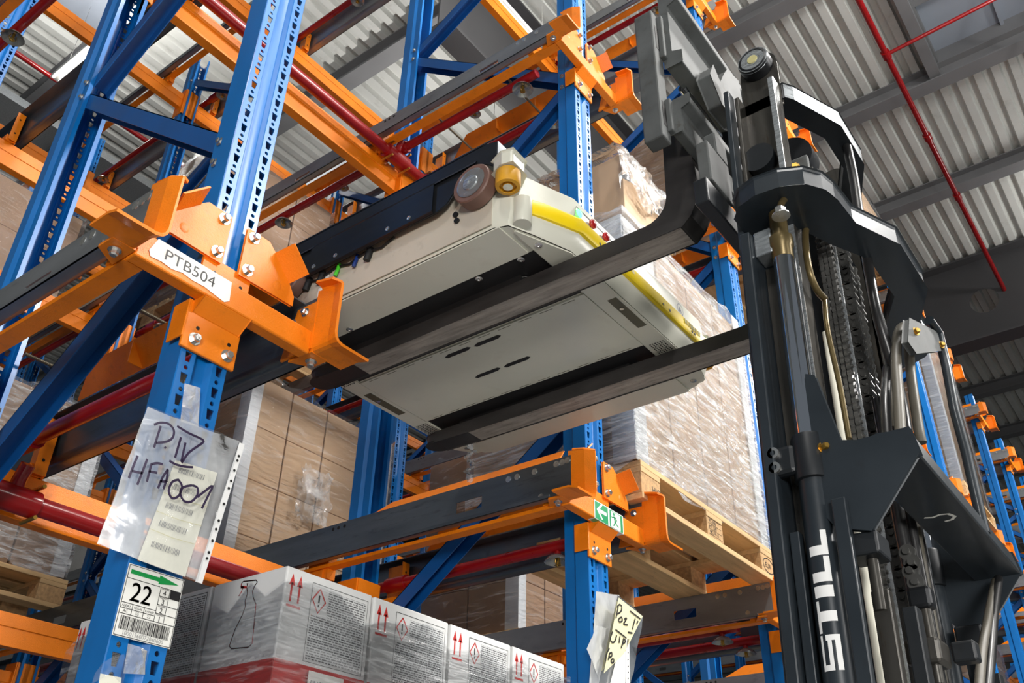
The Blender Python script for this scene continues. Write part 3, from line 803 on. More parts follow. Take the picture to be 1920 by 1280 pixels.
def load(x0, y0, z, nx, heights, dname, wood=True, depth=.8, xs=None, m=CARD, boards=(1, 1), film_on=True, ny=2, left=True, seed=1, wide=PW, fm=None):
    """pallet, cartons (front row and left column), corner boards and film; dname completes the labels"""
    if wood: pallet(x0, y0, z, 'wooden pallet under ' + dname)
    zz = z + .144
    xs = xs or [x0 + .03 + (wide - .06) * i / nx for i in range(nx + 1)]
    ys = [y0 + .02 + (depth - .04) * i / ny for i in range(ny + 1)]
    zs = [zz]
    for h in heights: zs.append(zs[-1] + h)
    for r_ in range(len(heights)):
        for j in range(ny):
            for i in range(nx):
                if j > 0 and not (left and i == 0): continue
                if not seen((xs[i], ys[j], zs[r_]), (xs[i + 1], ys[j], zs[r_ + 1]), 60): continue
                pos = ('%s from left' % ORD[i]) if j == 0 else 'back left'
                carton(xs[i], xs[i + 1], ys[j], ys[j + 1], zs[r_], zs[r_ + 1], 'brown carton %s, %s row up, %s' % (pos, ORD[r_], dname.replace('the ', '', 1)), 'cartons of ' + dname, m)
    xa, xb = xs[0], xs[-1]
    ya, yb = ys[0], ys[-1]
    if boards[0]: corner_board(xa - .003, ya - .001, zz + .01, zs[-1], 1, 'white corner board on the left edge of ' + dname)
    if boards[1]: corner_board(xb + .003, ya - .001, zz + .01, zs[-1], -1, 'white corner board on the right edge of ' + dname)
    if film_on: wrap(xa - .01, xb + .01, ya - .008, yb, zz + .004, zs[-1] + .02, 'clear stretch wrap round ' + dname, fm, seed=seed)
    return zs[-1]

# load right of the exit sign: front right of the picture
dA = 'the load right of the exit sign'
xA, yA = 2.629, -.07
pallet(xA, yA, 2.851, 'wooden pallet with EUR stamp resting on the rails right of exit sign', True)
F_ = 1.0214
def fx(v): return v * F_
def fz(v): return 1.6 + (v - 1.6) * F_
rows = [([2.58, 2.878, 3.14, 3.40, 3.675], 2.966, 3.515), ([2.58, 2.878, 3.14, 3.40, 3.675], 3.515, 3.80), ([2.86, 3.14, 3.40, 3.675], 3.80, 4.10)]
for r_, (xs, z0, z1) in enumerate(rows):
    z0 = fz(z0) if r_ else 2.996
    for j, (ya, yb) in enumerate(((-.05, .33), (.33, .71))):
        for i in range(len(xs) - 1):
            if j and i: continue
            carton(fx(xs[i]), fx(xs[i + 1]), ya, yb, z0, fz(z1), 'brown carton %s from left, %s row up, %sload by exit sign' % (ORD[i], ORD[r_], 'back half of ' if j else ''), 'cartons of ' + dA)
c = carton(fx(2.585), fx(2.86), -.045, .60, fz(3.80), fz(4.10), 'white printed carton under the brown box with loose film on top', None, WCARD)
mb = MB()
for i in range(3): mb.box(fx(2.595), fx(2.75), -.0445, -.0435, fz(4.02) - .03 * i, fz(4.035) - .03 * i)
mb.build('print', GREYINK, c)
carton(fx(2.60), fx(2.95), -.06, .37, fz(4.10) + .003, fz(4.44), 'large brown box under loose film beside the exit sign post', None)
carton(fx(2.60), fx(2.95), .39, .72, fz(4.10) + .003, fz(4.42), 'brown box on the load, seen left of the exit sign post', None, CARD2)
corner_board(fx(2.572), -.052, 3.0, fz(3.79), 1, 'white corner board on the left edge of ' + dA, .09)
corner_board(fx(3.687), -.052, 2.998, fz(4.15), -1, 'white corner board on the right edge of ' + dA, .07)
wrap(fx(2.565), fx(3.69), -.058, .71, 2.975, fz(4.12), 'shiny stretch wrap round ' + dA, STREAKA, seed=3)
# loose crumpled film over the top box
def crumple(cx, cy, cz, sx, sy, sz, text, seed, m=MILKY, amp=.035):
    from mathutils import noise
    mb = MB(); rows = []
    for i in range(33):
        v = i / 32; r_ = []
        for j in range(41):
            u = j / 40
            # front apron rising to the top, then back over the box
            if v < .45: y = -sy; z = -sz + v / .45 * sz * 1.0
            else: y = -sy + (v - .45) / .55 * 2 * sy; z = .03 * math.sin((v - .45) / .55 * math.pi)
            x = -sx + 2 * sx * u
            edge = max(0, abs(u - .5) * 2 - .7) / .3
            z -= edge * edge * .10 + (.06 * math.sin(u * 9 + seed) if v < .05 else 0)
            p = Vector((x, y, z)); q = p * 9 + Vector((seed, 0, 0))
            p += Vector(noise.noise_vector(q)) * amp + Vector(noise.noise_vector(q * 2.7)) * amp * .45
            if v < .45: p.y = min(p.y, -sy) - .004
            else: p.z = max(p.z, .004)
            r_.append((cx + p.x, cy + p.y, cz + p.z))
        rows.append(r_)
    mb.grid(rows)
    return label(mb.build('loose_film', m, None, 80), text, 'plastic film')
crumple(2.83, .15, 4.51, .235, .225, .21, 'crumpled loose clear film draped over the top box', 4.2)
# load deep behind the post, seen under the shuttle
load(2.70, 2.40, 2.851, 4, [.31, .31, .315, .305], 'the load seen under the shuttle', xs=[2.72, 3.01, 3.287, 3.565, 3.845], seed=5, wide=PW)
mbt = MB()
# film bunched on that load
def tuft(px, py, y, s, text, seed):
    from mathutils import noise
    c = at(px, py, y); mb = MB(); rows = []
    for i in range(17):
        r_ = []
        for j in range(17):
            a = j / 16 * 2 - 1; b = i / 16 * 2 - 1
            rr = math.sqrt(a * a + b * b)
            n1 = noise.noise(Vector((a * 2.2 + seed, b * 2.2, 0))); n2 = noise.noise(Vector((a * 5 + seed, b * 5, 3)))
            r_.append((c.x + a * s * (1 + .35 * n1), c.y - .012 - .02 * abs(n1) - .014 * abs(n2), c.z + b * s * 1.3 * (1 + .4 * n2)))
        rows.append(r_)
    mb.grid(rows)
    return label(mb.build('film_bunch', MILKY, None, 80), text, 'plastic film')
tuft(585, 930, 2.385, .12, 'white bunched film on the brown cartons under the shuttle', 1.0)
# white detergent cartons, bottom of the picture
dC = 'white spray bottle stack'
pallet(1.16, .02, .723, 'wooden pallet under the white spray bottle cartons')
XC = [1.23, 1.496, 1.77, 2.031, 2.289]; YC = [.03, .285, .555, .83]
for r_ in range(5):
    z0 = .867 + .2746 * r_; z1 = z0 + .2746
    for j in range(3):
        for i in range(4):
            if j and i: continue
            side = 'front row, ' + ORD[i] + ' from left' if j == 0 else 'left side, ' + ORD[j] + ' from the front'
            top = r_ == 4
            txt = 'white carton, %s, %s of spray bottle stack' % (side, 'top' if top else ORD[r_] + ' layer')
            o = carton(XC[i], XC[i + 1], YC[j], YC[j + 1], z0, z1, txt, 'white spray bottle cartons', WCARD)
            if not (top or r_ == 3): continue
            xa, xb, ya, yb = XC[i] + .0048, XC[i + 1] - .0048, YC[j] + .0048, YC[j + 1] - .0048
            zr = z1 - .193
            red = MB()
            yf = ya - .0008
            if j == 0: red.box(xa, xb if i == 0 else xb, yf, yf + .0006, z0 + .004, zr)
            if i == 0: red.box(xa - .0008, xa - .0002, ya, yb, z0 + .004, zr)
            red.cur = 1
            if j == 0:
                # double arrow, hazard diamond, framed text
                for dx in (.018, .040):
                    ax = xa + dx; red.cur = 0
                    red.box(ax - .0025, ax + .0025, yf, yf + .0006, z1 - .075, z1 - .035)
                    red.prism([(ax - .008, z1 - .040), (ax + .008, z1 - .040), (ax, z1 - .016)], 'y', yf, yf + .0006)
                red.box(xa + .010, xa + .048, yf, yf + .0006, z1 - .086, z1 - .081)
                hx, hzz = xa + .098, z1 - .055
                red.ribbon([(hx, yf, hzz + .026), (hx + .019, yf, hzz), (hx, yf, hzz - .026), (hx - .019, yf, hzz), (hx, yf, hzz + .026)], .0035, (0, 1, 0))
                red.cur = 1
                red.box(hx - .002, hx + .002, yf, yf + .0006, hzz - .004, hzz + .012); red.box(hx - .002, hx + .002, yf, yf + .0006, hzz - .013, hzz - .008)
                fr = [(xa + .075, z1 - .02), (xb - .012, z1 - .02), (xb - .012, zr + .008), (xa + .075, zr + .008), (xa + .075, z1 - .02)]
                red.ribbon([(a, yf, b) for a, b in fr], .0014, (0, 1, 0))
                red.build('carton_print', [REDP, INK], o)
                MB().box(xa + .124, xb - .018, yf - .0001, yf + .0003, z1 - .085, z1 - .028).box(xa + .080, xb - .018, yf - .0001, yf + .0003, zr + .012, z1 - .088).build('fine_print', FT_X, o)
            if i == 0:
                xf = xa - .0008; sb = MB()
                if j == 0:
                    # outline of a spray bottle
                    P_ = [(1355, 742), (1358, 722), (1368, 710), (1440, 703), (1448, 713), (1432, 735), (1420, 765), (1424, 800), (1440, 838), (1434, 900), (1418, 1060), (1396, 1080), (1302, 1088), (1289, 1074), (1320, 985), (1364, 895), (1380, 850), (1378, 822), (1392, 775), (1388, 742), (1366, 747), (1358, 768), (1343, 792)]
                    sb.ribbon([atx(a / 3, 853 + b / 3, xf) for a, b in P_], .0026, (1, 0, 0))
                    sb.ribbon([atx(a / 3, 853 + b / 3, xf) for a, b in ((1355, 742), (1388, 742), (1392, 720))], .006, (1, 0, 0))
                    ob = sb.build('bottle_outline', REDP, o)
                else:
                    fr = [(ya + .012, z1 - .015), (yb - .045, z1 - .015), (yb - .045, z0 + .02), (ya + .012, z0 + .02), (ya + .012, z1 - .015)]
                    sb.ribbon([(xf, a, b) for a, b in fr], .0014, (1, 0, 0))
                    sb.cur = 1
                    if j == 2:
                        for dy in (.012, .030):
                            ay = yb - dy
                            sb.prism([(ay - .002, z1 - .075), (ay + .002, z1 - .075), (ay + .002, z1 - .04), (ay + .007, z1 - .04), (ay, z1 - .018), (ay - .007, z1 - .04), (ay - .002, z1 - .04)], 'x', xf, xf + .0005)
                    hy_, hz_ = yb - .068, z1 - .045
                    sb.ribbon([(xf, hy_, hz_ + .024), (xf, hy_ + .017, hz_), (xf, hy_, hz_ - .024), (xf, hy_ - .017, hz_), (xf, hy_, hz_ + .024)], .003, (1, 0, 0))
                    sb.build('carton_print', [INK, REDP], o)
                    MB().box(xf + .0001, xf + .0005, ya + .018, yb - .09, z0 + .03, z1 - .02).box(xf + .0001, xf + .0005, yb - .09, yb - .05, z0 + .03, z1 - .075).build('fine_print', FT_Y, o)
            if j and i == 0: red.build('red_band', [REDP, INK], o)
# barcode sticker and lettering on the red band of the corner carton
st = MB().box(1.325, 1.425, .0285, .0292, 1.985, 2.038)
st.cur = 1
for i in range(30):
    w = random.choice((.0008, .0016, .0024)); st.box(1.333 + .0029 * i, 1.333 + .0029 * i + w, .0280, .0284, 1.985, 2.02)
st.build('barcode_sticker', [PAPER, INK], None, tag=('white barcode sticker on the red band of the front corner carton', 'sticker'))
wp = wrap(XC[0], XC[-1], YC[0], YC[-1], 1.5, 2.19, 'clear stretch wrap round the ' + dC, STREAKC, seed=8)
# other loads
def lane(k): return XP(k) + .191
load(lane(0), 2.95, 2.851, 4, [.30, .30, .30], 'the dark wrapped load at far left', seed=11, m=CARD2, fm=STREAKA)
load(lane(1), .22, .723, 4, [.33, .33, .33, .33], 'the load beside the white cartons', seed=12, film_on=False, boards=(0, 0), m=CARD)
load(lane(1), 3.25, 2.851 + LV, 3, [.36, .36, .36, .34], 'the high load above the barcode post', seed=13, m=CARD2, boards=(0, 0))
load(lane(0), 4.1, 2.851 + LV, 3, [.36, .36], 'the far load behind the left posts', seed=14, m=CARD2, boards=(1, 0))
load(lane(2), .55, 2.851 - LV, 4, [.3, .3, .3, .3], 'the low load left of the mast foot', seed=15, boards=(0, 0))
load(lane(4), -.08, 2.851 + 2 * LV, 3, [.3, .3], 'the top load behind the chains', seed=16, boards=(0, 0))
load(lane(5), -.10, 2.851 + LV, 3, [.4, .4, .42, .4], 'the glossy load right of the mast', seed=17)
load(lane(2), -.06, 2.851 + LV, 3, [.36, .36, .36], 'the load behind the lift carriage', seed=18)
load(lane(2), 1.6, 2.851, 4, [.3, .3, .3, .3], 'the load deep behind the mast', seed=19, m=CARD2, boards=(1, 1))
load(lane(6), .4, 2.851, 3, [.4, .4, .4], 'the load low at right edge', seed=20, boards=(1, 0))
# strip of film hanging under the fork
def scrap():
    from mathutils import noise
    mb = MB(); rows = []
    for i in range(20):
        z = 2.838 - .125 * i / 19; w = .012 + .012 * abs(math.sin(i * .55)) * (1 if i < 15 else .5)
        cx = 1.945 + .006 * math.sin(i * .7); cy = .14 + .004 * math.cos(i * .9)
        rows.append([(cx + w * (j / 4 - .5), cy + .010 * math.sin(j * 1.9 + i), z) for j in range(5)])
    mb.grid(rows)
    label(mb.build('film_strip', MILKY, None, 80), 'thin strip of torn film hanging under the far fork', 'plastic film')
scrap()

# ------------------------------------------------------------------ labels, signs and pockets on the rack
# torn PTB504 label
yl = -.0458
pl = [(.709, 2.716), (.722, 2.7525), (.800, 2.7525), (.905, 2.7525), (.909, 2.706), (.897, 2.697), (.872, 2.701), (.845, 2.706), (.815, 2.7045), (.790, 2.7085), (.765, 2.703), (.74, 2.7065), (.715, 2.704)]
mb = MB().prism(pl, 'y', yl - .0006, yl)
mb.cur = 1
text_mesh(mb, 'PTB504', (.742, yl - .0009, 2.7155), (1, 0, 0), (0, 0, 1), .0365, squeeze=1.08)
mb.build('beam_label', [PAPER, INK], None, tag=('torn white PTB504 label on the orange beam over the barcode post', 'label'))
# exit sign wrapped under the edge of the beam
e0, e1, et, eb = 2.348, 2.526, 2.7525, 2.690
ye = -.0458
mb = MB().box(e0, e1, ye - .0006, ye, eb, et).box(e0, e1, ye, -.022, eb - .0006, eb)
mb.cur = 1
mb.box(e0 + .004, e0 + .082, ye - .001, ye - .0006, eb + .001, et - .003); mb.box(e0 + .092, e1 - .004, ye - .001, ye - .0006, eb + .001, et - .003)
mb.box(e0 + .004, e0 + .082, ye, -.024, eb - .001, eb - .0006); mb.box(e0 + .092, e0 + .120, ye, -.024, eb - .001, eb - .0006)
mb.cur = 0
yy = ye - .0014
ax, az = e0 + .043, (eb + et) / 2 + .002
mb.prism([(ax - .030, az), (ax - .002, az + .026), (ax + .008, az + .026), (ax - .011, az + .006), (ax + .030, az + .006), (ax + .030, az - .006), (ax - .011, az - .006), (ax + .008, az - .026), (ax - .002, az - .026)], 'y', yy, yy + .0003)
# white doorway with a green running figure
dx = e0 + .100
mb.prism([(dx, eb + .002), (dx + .058, eb + .002), (dx + .058, et - .006), (dx, et - .006)], 'y', yy, yy + .0003)
mb.cur = 1; y2 = yy - .0003
mb.lathe([(.0055, 0), (.0055, .0002)], (dx + .018, y2, et - .013), (0, 1, 0), 14)
for a, b, w in (((.020, -.021), (.026, -.038), .010), ((.020, -.021), (.008, -.028), .004), ((.008, -.028), (.002, -.025), .004), ((.023, -.021), (.034, -.026), .004), ((.034, -.026), (.037, -.034), .004),
                ((.026, -.037), (.034, -.046), .006), ((.034, -.046), (.046, -.050), .005), ((.024, -.038), (.020, -.048), .006), ((.020, -.048), (.012, -.054), .005)):
    mb.ribbon([(dx + a[0], y2, et + a[1]), (dx + b[0], y2, et + b[1])], w, (0, 1, 0))
mb.build('exit_sign', [WHITE, SIGNG], None, tag=('green and white emergency exit sign with arrow and running figure', 'sign'))
# lane label 22
L0, L1, B0, B1 = .8545, .9705, 2.003, 2.128
def U(u): return L0 + (L1 - L0) * u
def V(v): return B0 + (B1 - B0) * v
yl = -.0022
mb = MB().box(L0, L1, yl - .0006, yl, B0, B1)
yt = yl - .0010
mb.cur = 1
def ln(u0, v0, u1, v1, w=.0011): mb.ribbon([(U(u0), yt, V(v0)), (U(u1), yt, V(v1))], w, (0, 1, 0))
for a in ((.02, .985, .985, .985), (.02, .985, .02, .015), (.02, .015, .985, .015), (.985, .985, .985, .015), (.02, .80, .60, .80), (.62, .80, .985, .80), (.62, .80, .62, .31), (.79, .80, .79, .31),
          (.02, .46, .62, .46), (.02, .385, .62, .385), (.02, .31, .985, .31), (.22, .46, .22, .31), (.42, .46, .42, .31), (.62, .675, .985, .675), (.62, .555, .985, .555), (.62, .43, .985, .43)): ln(*a)
mb.box(U(.80), U(.985), yt - .0002, yt, V(.68), V(.80))
text_mesh(mb, '22', (U(.31), yt - .0002, V(.50)), (1, 0, 0), (0, 0, 1), .047, 'CENTER', .92)
text_mesh(mb, '22', (U(.318), yt - .0002, V(.50)), (1, 0, 0), (0, 0, 1), .047, 'CENTER', .92)
for q, (n_, v) in enumerate((('4', .69), ('3', .565), ('2', .44), ('1', .32))):
    text_mesh(mb, n_, (U(.705), yt - .0002, V(v)), (1, 0, 0), (0, 0, 1), .0135, 'CENTER')
    text_mesh(mb, 'Poziom', (U(.705), yt - .0002, V(v + .082)), (1, 0, 0), (0, 0, 1), .0052, 'CENTER')
for t, u in (('ALEJKA', .12), ('REGAŁ', .32), ('KANAŁ', .52)): text_mesh(mb, t, (U(u), yt - .0002, V(.405)), (1, 0, 0), (0, 0, 1), .0058, 'CENTER')
for t, u in (('AC', .12), ('55', .32), ('22', .52)): text_mesh(mb, t, (U(u), yt - .0002, V(.33)), (1, 0, 0), (0, 0, 1), .0072, 'CENTER')
rb = random.Random(22); u = .07
while u < .93:
    w = rb.choice((.006, .006, .012, .018)); mb.box(U(u), U(min(u + w, .94)), yt - .0001, yt, V(.10), V(.285)); u += w + rb.choice((.006, .008, .012))
mb.cur = 2
mb.prism([(U(.06), V(.925)), (U(.06), V(.865)), (U(.56), V(.865)), (U(.56), V(.83)), (U(.92), V(.895)), (U(.56), V(.96)), (U(.56), V(.925))], 'y', yt - .0002, yt)
mb.cur = 3
text_mesh(mb, '10001560072040600', (U(.5), yt - .0002, V(.035)), (1, 0, 0), (0, 0, 1), .0098, 'CENTER')
mb.build('lane_label', [PAPER, INK, GREEN, GREYINK], None, tag=('white barcode label with green arrow and number 22 on blue post', 'label'))

def zpt(px, py, y): return at(px, py, y)
def bilin(c, n, m, y, wave, seed, flip=1):
    from mathutils import noise
    lt, rt, rb_, lb = [at(p[0], p[1], y) for p in c]; rows = []
    for i in range(n + 1):
        v = i / n; r_ = []
        for j in range(m + 1):
            u_ = j / m
            p = (lt * (1 - u_) + rt * u_) * (1 - v) + (lb * (1 - u_) + rb_ * u_) * v
            k = noise.noise(Vector((u_ * 2.6 + seed, v * 3.4, 0))) + .5 * noise.noise(Vector((u_ * 6 + seed, v * 7, 2)))
            r_.append((p.x + .003 * k, p.y - abs(wave * k), p.z + .004 * k * (1 if v in (0, 1) else 0)))
        rows.append(r_)
    return rows
# punched plastic sleeve with marker writing taped to the barcode post
t = thing('plastic_sleeve', at(320, 920, -.03), 'clear punched sleeve marked P.IV HFA001 taped to the barcode post', 'sleeve')
yb_ = -.016
MB().grid(bilin([(277, 762), (447, 828), (369, 1090), (182, 1017)], 26, 22, yb_, .003, 1.0)).build('back_film', SLEEVEB, t, 80)
MB().grid(bilin([(277, 760), (450, 826), (369, 1092), (182, 1019)], 26, 22, -.028, .003, 4.0)).build('front_film', SLEEVE, t, 80)
sp = MB()
c0, c1 = (449, 829), (459, 833); d0, d1 = (366, 1090), (379, 1094)
a, b, c_, d_ = at(*c0, -.027), at(*c1, -.027), at(*d1, -.027), at(*d0, -.027)
sp.add([a, b, c_, d_], [(0, 1, 2, 3)]); sp.cur = 1
for f in (.10, .135, .21, .29, .345, .46, .58, .64, .72, .80, .84):
    q = (a * .45 + b * .55) * (1 - f) + (d_ * .45 + c_ * .55) * f
    sp.lathe([(.0028, 0), (.0028, .0006)], q + Vector((0, -.001, 0)), (0, -1, 0), 10)
sp.build('punched_strip', [WHITE, BLACK], t)
ip = MB()
cor = [at(329, 862, -.021), at(408, 886, -.021), at(347, 1081, -.021), at(258, 1049, -.021)]
ip.grid([[cor[0] * (1 - v) + cor[3] * v, cor[1] * (1 - v) + cor[2] * v] for v in [i / 8 for i in range(9)]])
ip.cur = 1
def ipp(u, v, dy=-.0012):
    p = (cor[0] * (1 - u) + cor[1] * u) * (1 - v) + (cor[3] * (1 - u) + cor[2] * u) * v
    return p + Vector((0, dy, 0))
rb = random.Random(5)
for v0 in (.06, .23, .42, .60, .80):
    for i in range(22):
        u = .14 + .60 * i / 22; w = rb.choice((.006, .012, .016))
        ip.add([ipp(u, v0), ipp(u + w, v0), ipp(u + w, v0 + .055), ipp(u, v0 + .055)], [(0, 1, 2, 3)])
ip.cur = 2
for v0 in (.345, .53, .705): ip.ribbon([ipp(0, v0), ipp(.5, v0 + .012), ipp(1, v0)], .0012, (0, 1, 0))
ip.build('barcode_strip', [CREAMP, GREYINK, YELP], t)
hw = MB()
def strokes(z0x, z0y, sc, y, w, lines):
    for s_ in lines:
        pts = [at(z0x + a / sc, z0y + b / sc, y) for a, b in s_]
        # smooth the stroke
        sm_ = [pts[0]]
        for i in range(len(pts) - 1):
            for k in (.33, .67, 1): 
                p0 = pts[max(i - 1, 0)]; p1 = pts[i]; p2 = pts[i + 1]; p3 = pts[min(i + 2, len(pts) - 1)]
                sm_.append(.5 * ((2 * p1) + (p2 - p0) * k + (2 * p0 - 5 * p1 + 4 * p2 - p3) * k * k + (3 * p1 - p0 - 3 * p2 + p3) * k ** 3))
        hw.ribbon(sm_, w, (0, 1, 0))
strokes(160, 740, 3.556, -.0365, .0048, [
    [(503, 208), (480, 280), (458, 352)], [(458, 200), (500, 185), (555, 193), (590, 235), (582, 285), (540, 312), (472, 320)], [(528, 346), (537, 356)],
    [(612, 208), (690, 255), (785, 300), (778, 322)], [(638, 282), (618, 350), (598, 420)], [(668, 318), (650, 400), (642, 452), (690, 385), (780, 322)], [(560, 438), (600, 462), (660, 478), (718, 482)],
    [(350, 405), (318, 480), (290, 555)], [(413, 427), (380, 515), (346, 600)], [(312, 505), (345, 515), (382, 520)],
    [(442, 458), (425, 520), (410, 580)], [(440, 462), (480, 455), (516, 463)], [(425, 510), (455, 515), (480, 520)],
    [(552, 495), (515, 550), (484, 624)], [(550, 498), (543, 560), (520, 628)], [(498, 575), (525, 578), (548, 572)],
    [(625, 565), (580, 580), (556, 640), (580, 690), (625, 670), (645, 610), (620, 565)], [(712, 602), (655, 615), (632, 650), (655, 705), (705, 712), (745, 670), (748, 620), (712, 602)],
    [(745, 682), (800, 640), (850, 605), (815, 680), (776, 758)]])
hw.build('handwriting', MARK, t)
tp = [at(*p, -.008) for p in ((346, 718), (376, 727), (372, 800), (338, 790))]
MB().add(tp, [(0, 1, 2, 3)]).build('tape', TAPE, t)
# tape scraps and a second pocket at the foot of the barcode post
a = [at(240, 1206, -.012), at(276, 1220, -.012), at(272, 1264, -.010), at(231, 1262, -.008)]
mb = MB().grid([[a[0], (a[0] + a[1]) / 2 + Vector((0, -.006, 0)), a[1]], [(a[0] + a[3]) / 2, (a[0] + a[2]) / 2 + Vector((.004, -.01, 0)), (a[1] + a[2]) / 2 + Vector((0, .003, 0))], [a[3], (a[2] + a[3]) / 2, a[2]]])
mb.build('tape_scrap', TAPE, None, 60, tag=('torn blue and white tape scrap below the barcode label', 'tape'))
t = thing('document_pocket', at(205, 1262, -.02), 'milky plastic pocket at the foot of the barcode post', 'sleeve')
pts = [(172, 1282), (178, 1262), (192, 1243), (212, 1230), (233, 1226), (236, 1260), (230, 1285)]
mb = MB(); cc = at(208, 1262, -.026)
mb.add([cc] + [at(*p, -.022) for p in pts], [(0, i + 1, i + 2) for i in range(len(pts) - 1)])
mb.build('pocket_film', SLEEVE, t, 60)
MB().add([at(*p, -.016) for p in ((188, 1262), (228, 1270), (226, 1290), (184, 1290))], [(0, 1, 2, 3)]).build('insert_paper', CREAMP, t)
# folded sleeve with yellow note at the exit sign post
t = thing('folded_sleeve', at(1155, 1200, -.05), 'folded clear sleeve with pale yellow handwritten note on exit sign post', 'sleeve')
for nm, q, y in (('back_film', [(1118, 1108), (1160, 1116), (1150, 1290), (1104, 1290)], -.02), ('front_film', [(1158, 1115), (1206, 1155), (1180, 1290), (1120, 1290)], -.05), ('side_film', [(1119, 1172), (1140, 1178), (1130, 1290), (1100, 1216)], -.035)):
    MB().grid(bilin(q, 18, 12, y, .004, len(nm))).build(nm, SLEEVE if nm == 'front_film' else SLEEVEB, t, 80)
cor = [at(1160, 1120, -.060), at(1205, 1155, -.060), at(1170, 1225, -.060), at(1132, 1262, -.060)]
MB().add(cor, [(0, 1, 2, 3)]).build('yellow_note', YELP, t)
cor = [at(1158, 1225, -.058), at(1176, 1215, -.058), at(1172, 1290, -.058), at(1142, 1290, -.058)]
MB().add(cor, [(0, 1, 2, 3)]).build('white_sheet', PAPER, t)
hw = MB()
strokes(1000, 1040, 5.333, -.0618, .0052, [[(850, 520), (838, 580), (828, 632)], [(838, 520), (862, 495), (885, 515), (880, 560), (845, 590)], [(880, 622), (855, 640), (862, 668), (890, 660), (888, 628), (880, 622)],
    [(910, 640), (935, 632), (915, 670), (905, 690), (945, 700)], [(968, 560), (1020, 600), (1072, 640)], [(1020, 635), (1005, 690), (992, 745)], [(1048, 660), (1035, 690)], [(948, 772), (992, 782)],
    [(795, 765), (772, 830), (785, 870), (815, 865), (835, 800)], [(822, 745), (880, 790), (932, 832)], [(868, 810), (858, 880)], [(905, 830), (895, 880), (880, 930)], [(905, 840), (925, 860), (900, 890)],
    [(762, 930), (728, 1000), (722, 1070)], [(765, 980), (750, 1050)], [(762, 985), (785, 975), (785, 1010), (760, 1025)], [(800, 1035), (780, 1050), (785, 1075), (805, 1070), (805, 1035)]])
hw.build('handwriting', INK, t)
sp = MB()
a, b, c_, d_ = at(1174, 1198, -.060), at(1180, 1198, -.060), at(1181, 1290, -.060), at(1174, 1290, -.060)
sp.add([a, b, c_, d_], [(0, 1, 2, 3)]); sp.cur = 1
for f in (.05, .28, .42, .56, .68, .80): sp.lathe([(.0022, 0), (.0022, .0006)], (a + b) / 2 * (1 - f) + (c_ + d_) / 2 * f + Vector((0, -.001, 0)), (0, -1, 0), 10)
sp.build('punched_strip', [WHITE, BLACK], t)
# ------------------------------------------------------------------ the pallet shuttle on the forks
def atz(px, py, z):
    d = RX * ((px - 960) / FPX) + RY * ((py - 640) / FPX) + RZ
    return CAM + d * ((z - CAM.z) / d.z)
SH = thing('pallet_shuttle', (1.68, -.15, 2.90), 'cream pallet shuttle vehicle with yellow bumper and black lift beams on the forks', 'pallet shuttle')
XL, XR, YF, YB = 1.224, 2.136, -.60, .292
# outline in plan with bevelled corners, lofted upwards
def outline(ins, fy, by):
    a = ins
    return [(XL + a, -.50), (XL + .012 + a, -.535 - fy * .4), (1.30, -.562 - fy * .7), (1.40, YF - fy), (2.04, YF - fy), (2.085, -.588 - fy * .7), (XR - .012 - a, -.545 - fy * .4), (XR - a, -.50),
            (XR - a, .20), (XR - .012 - a, .225), (2.06, .268 + by), (1.96, YB + by), (1.40, YB + by), (1.30, .268 + by), (XL + .012 + a, .225), (XL + a, .20)]
def loft(levels, closed_top=True):
    mb = MB(); rows = []
    for (z, ins, fy, by) in levels: rows.append([(x, y, z) for x, y in outline(ins, fy, by)])
    n = len(rows[0])
    mb.add([p for r in rows for p in r], [(i * n + j, i * n + (j + 1) % n, (i + 1) * n + (j + 1) % n, (i + 1) * n + j) for i in range(len(rows) - 1) for j in range(n)])
    return mb, rows
mb, rows = loft([(2.903, .006, -.006, -.006), (2.912, .002, 0, 0), (2.938, 0, .016, .016), (2.944, 0, .016, .016), (2.988, 0, .016, .016), (2.996, 0, .008, .008), (3.056, 0, .004, .004), (3.066, .004, -.008, -.008), (3.075, .03, -.05, -.05)])
n = len(rows[0])
mb.add(rows[-1], [tuple(range(n))])
body = mb.build('body', CREAM, SH, 40)
# bottom: plates round the two recessed black channels
zb = 2.900
b = MB()
outl = outline(.006, -.006, -.006)
b.add([(x, y, zb) for x, y in outl], [tuple(range(len(outl)))])
b.box(1.230, 1.3415, -.515, .20, zb - .0035, zb)              # left sill plate
b.box(2.0425, 2.130, -.515, .20, zb - .0035, zb)
b.build('bottom_plate', CREAM, SH)
pn = MB().box(1.550, 1.836, -.530, .230, zb - .005, zb - .0005)
for k in range(11):
    y = -.50 + .066 * k; pn.cur = 1; pn.box(1.8285, 1.8305, y, y + .04, zb - .0054, zb - .005); pn.box(1.5555, 1.5575, y, y + .04, zb - .0054, zb - .005); pn.cur = 0
pn.build('centre_panel', [CREAM, OLIVED], SH, bevel=.0015)
for y0, y1, nm in ((-.594, -.533, 'front_bottom_plate'), (.233, .287, 'rear_bottom_plate')):
    q = MB(); s = 1 if y0 < 0 else -1
    ye, yi = (y0, y1) if y0 < 0 else (y1, y0)
    poly = [(1.262, yi), (1.262, yi - s * .004), (1.40, ye), (2.04, ye), (2.098, yi - s * .012), (2.098, yi)]
    q.prism(poly if s > 0 else poly[::-1], 'z', zb - .004, zb - .0004)
    q.build(nm, CREAM, SH, bevel=.001)
for x0, x1 in ((1.344, 1.5445), (1.842, 2.040)):
    MB().box(x0, x1, -.528, .228, zb - .0012, zb - .0002).build('fork_channel', BLKR, SH)
    MB().box(x0 + .056, x0 + .112 if x0 < 1.5 else x0 + .10, -.45, .15, 2.8775, zb).build('fork_pad', BLACK, SH)
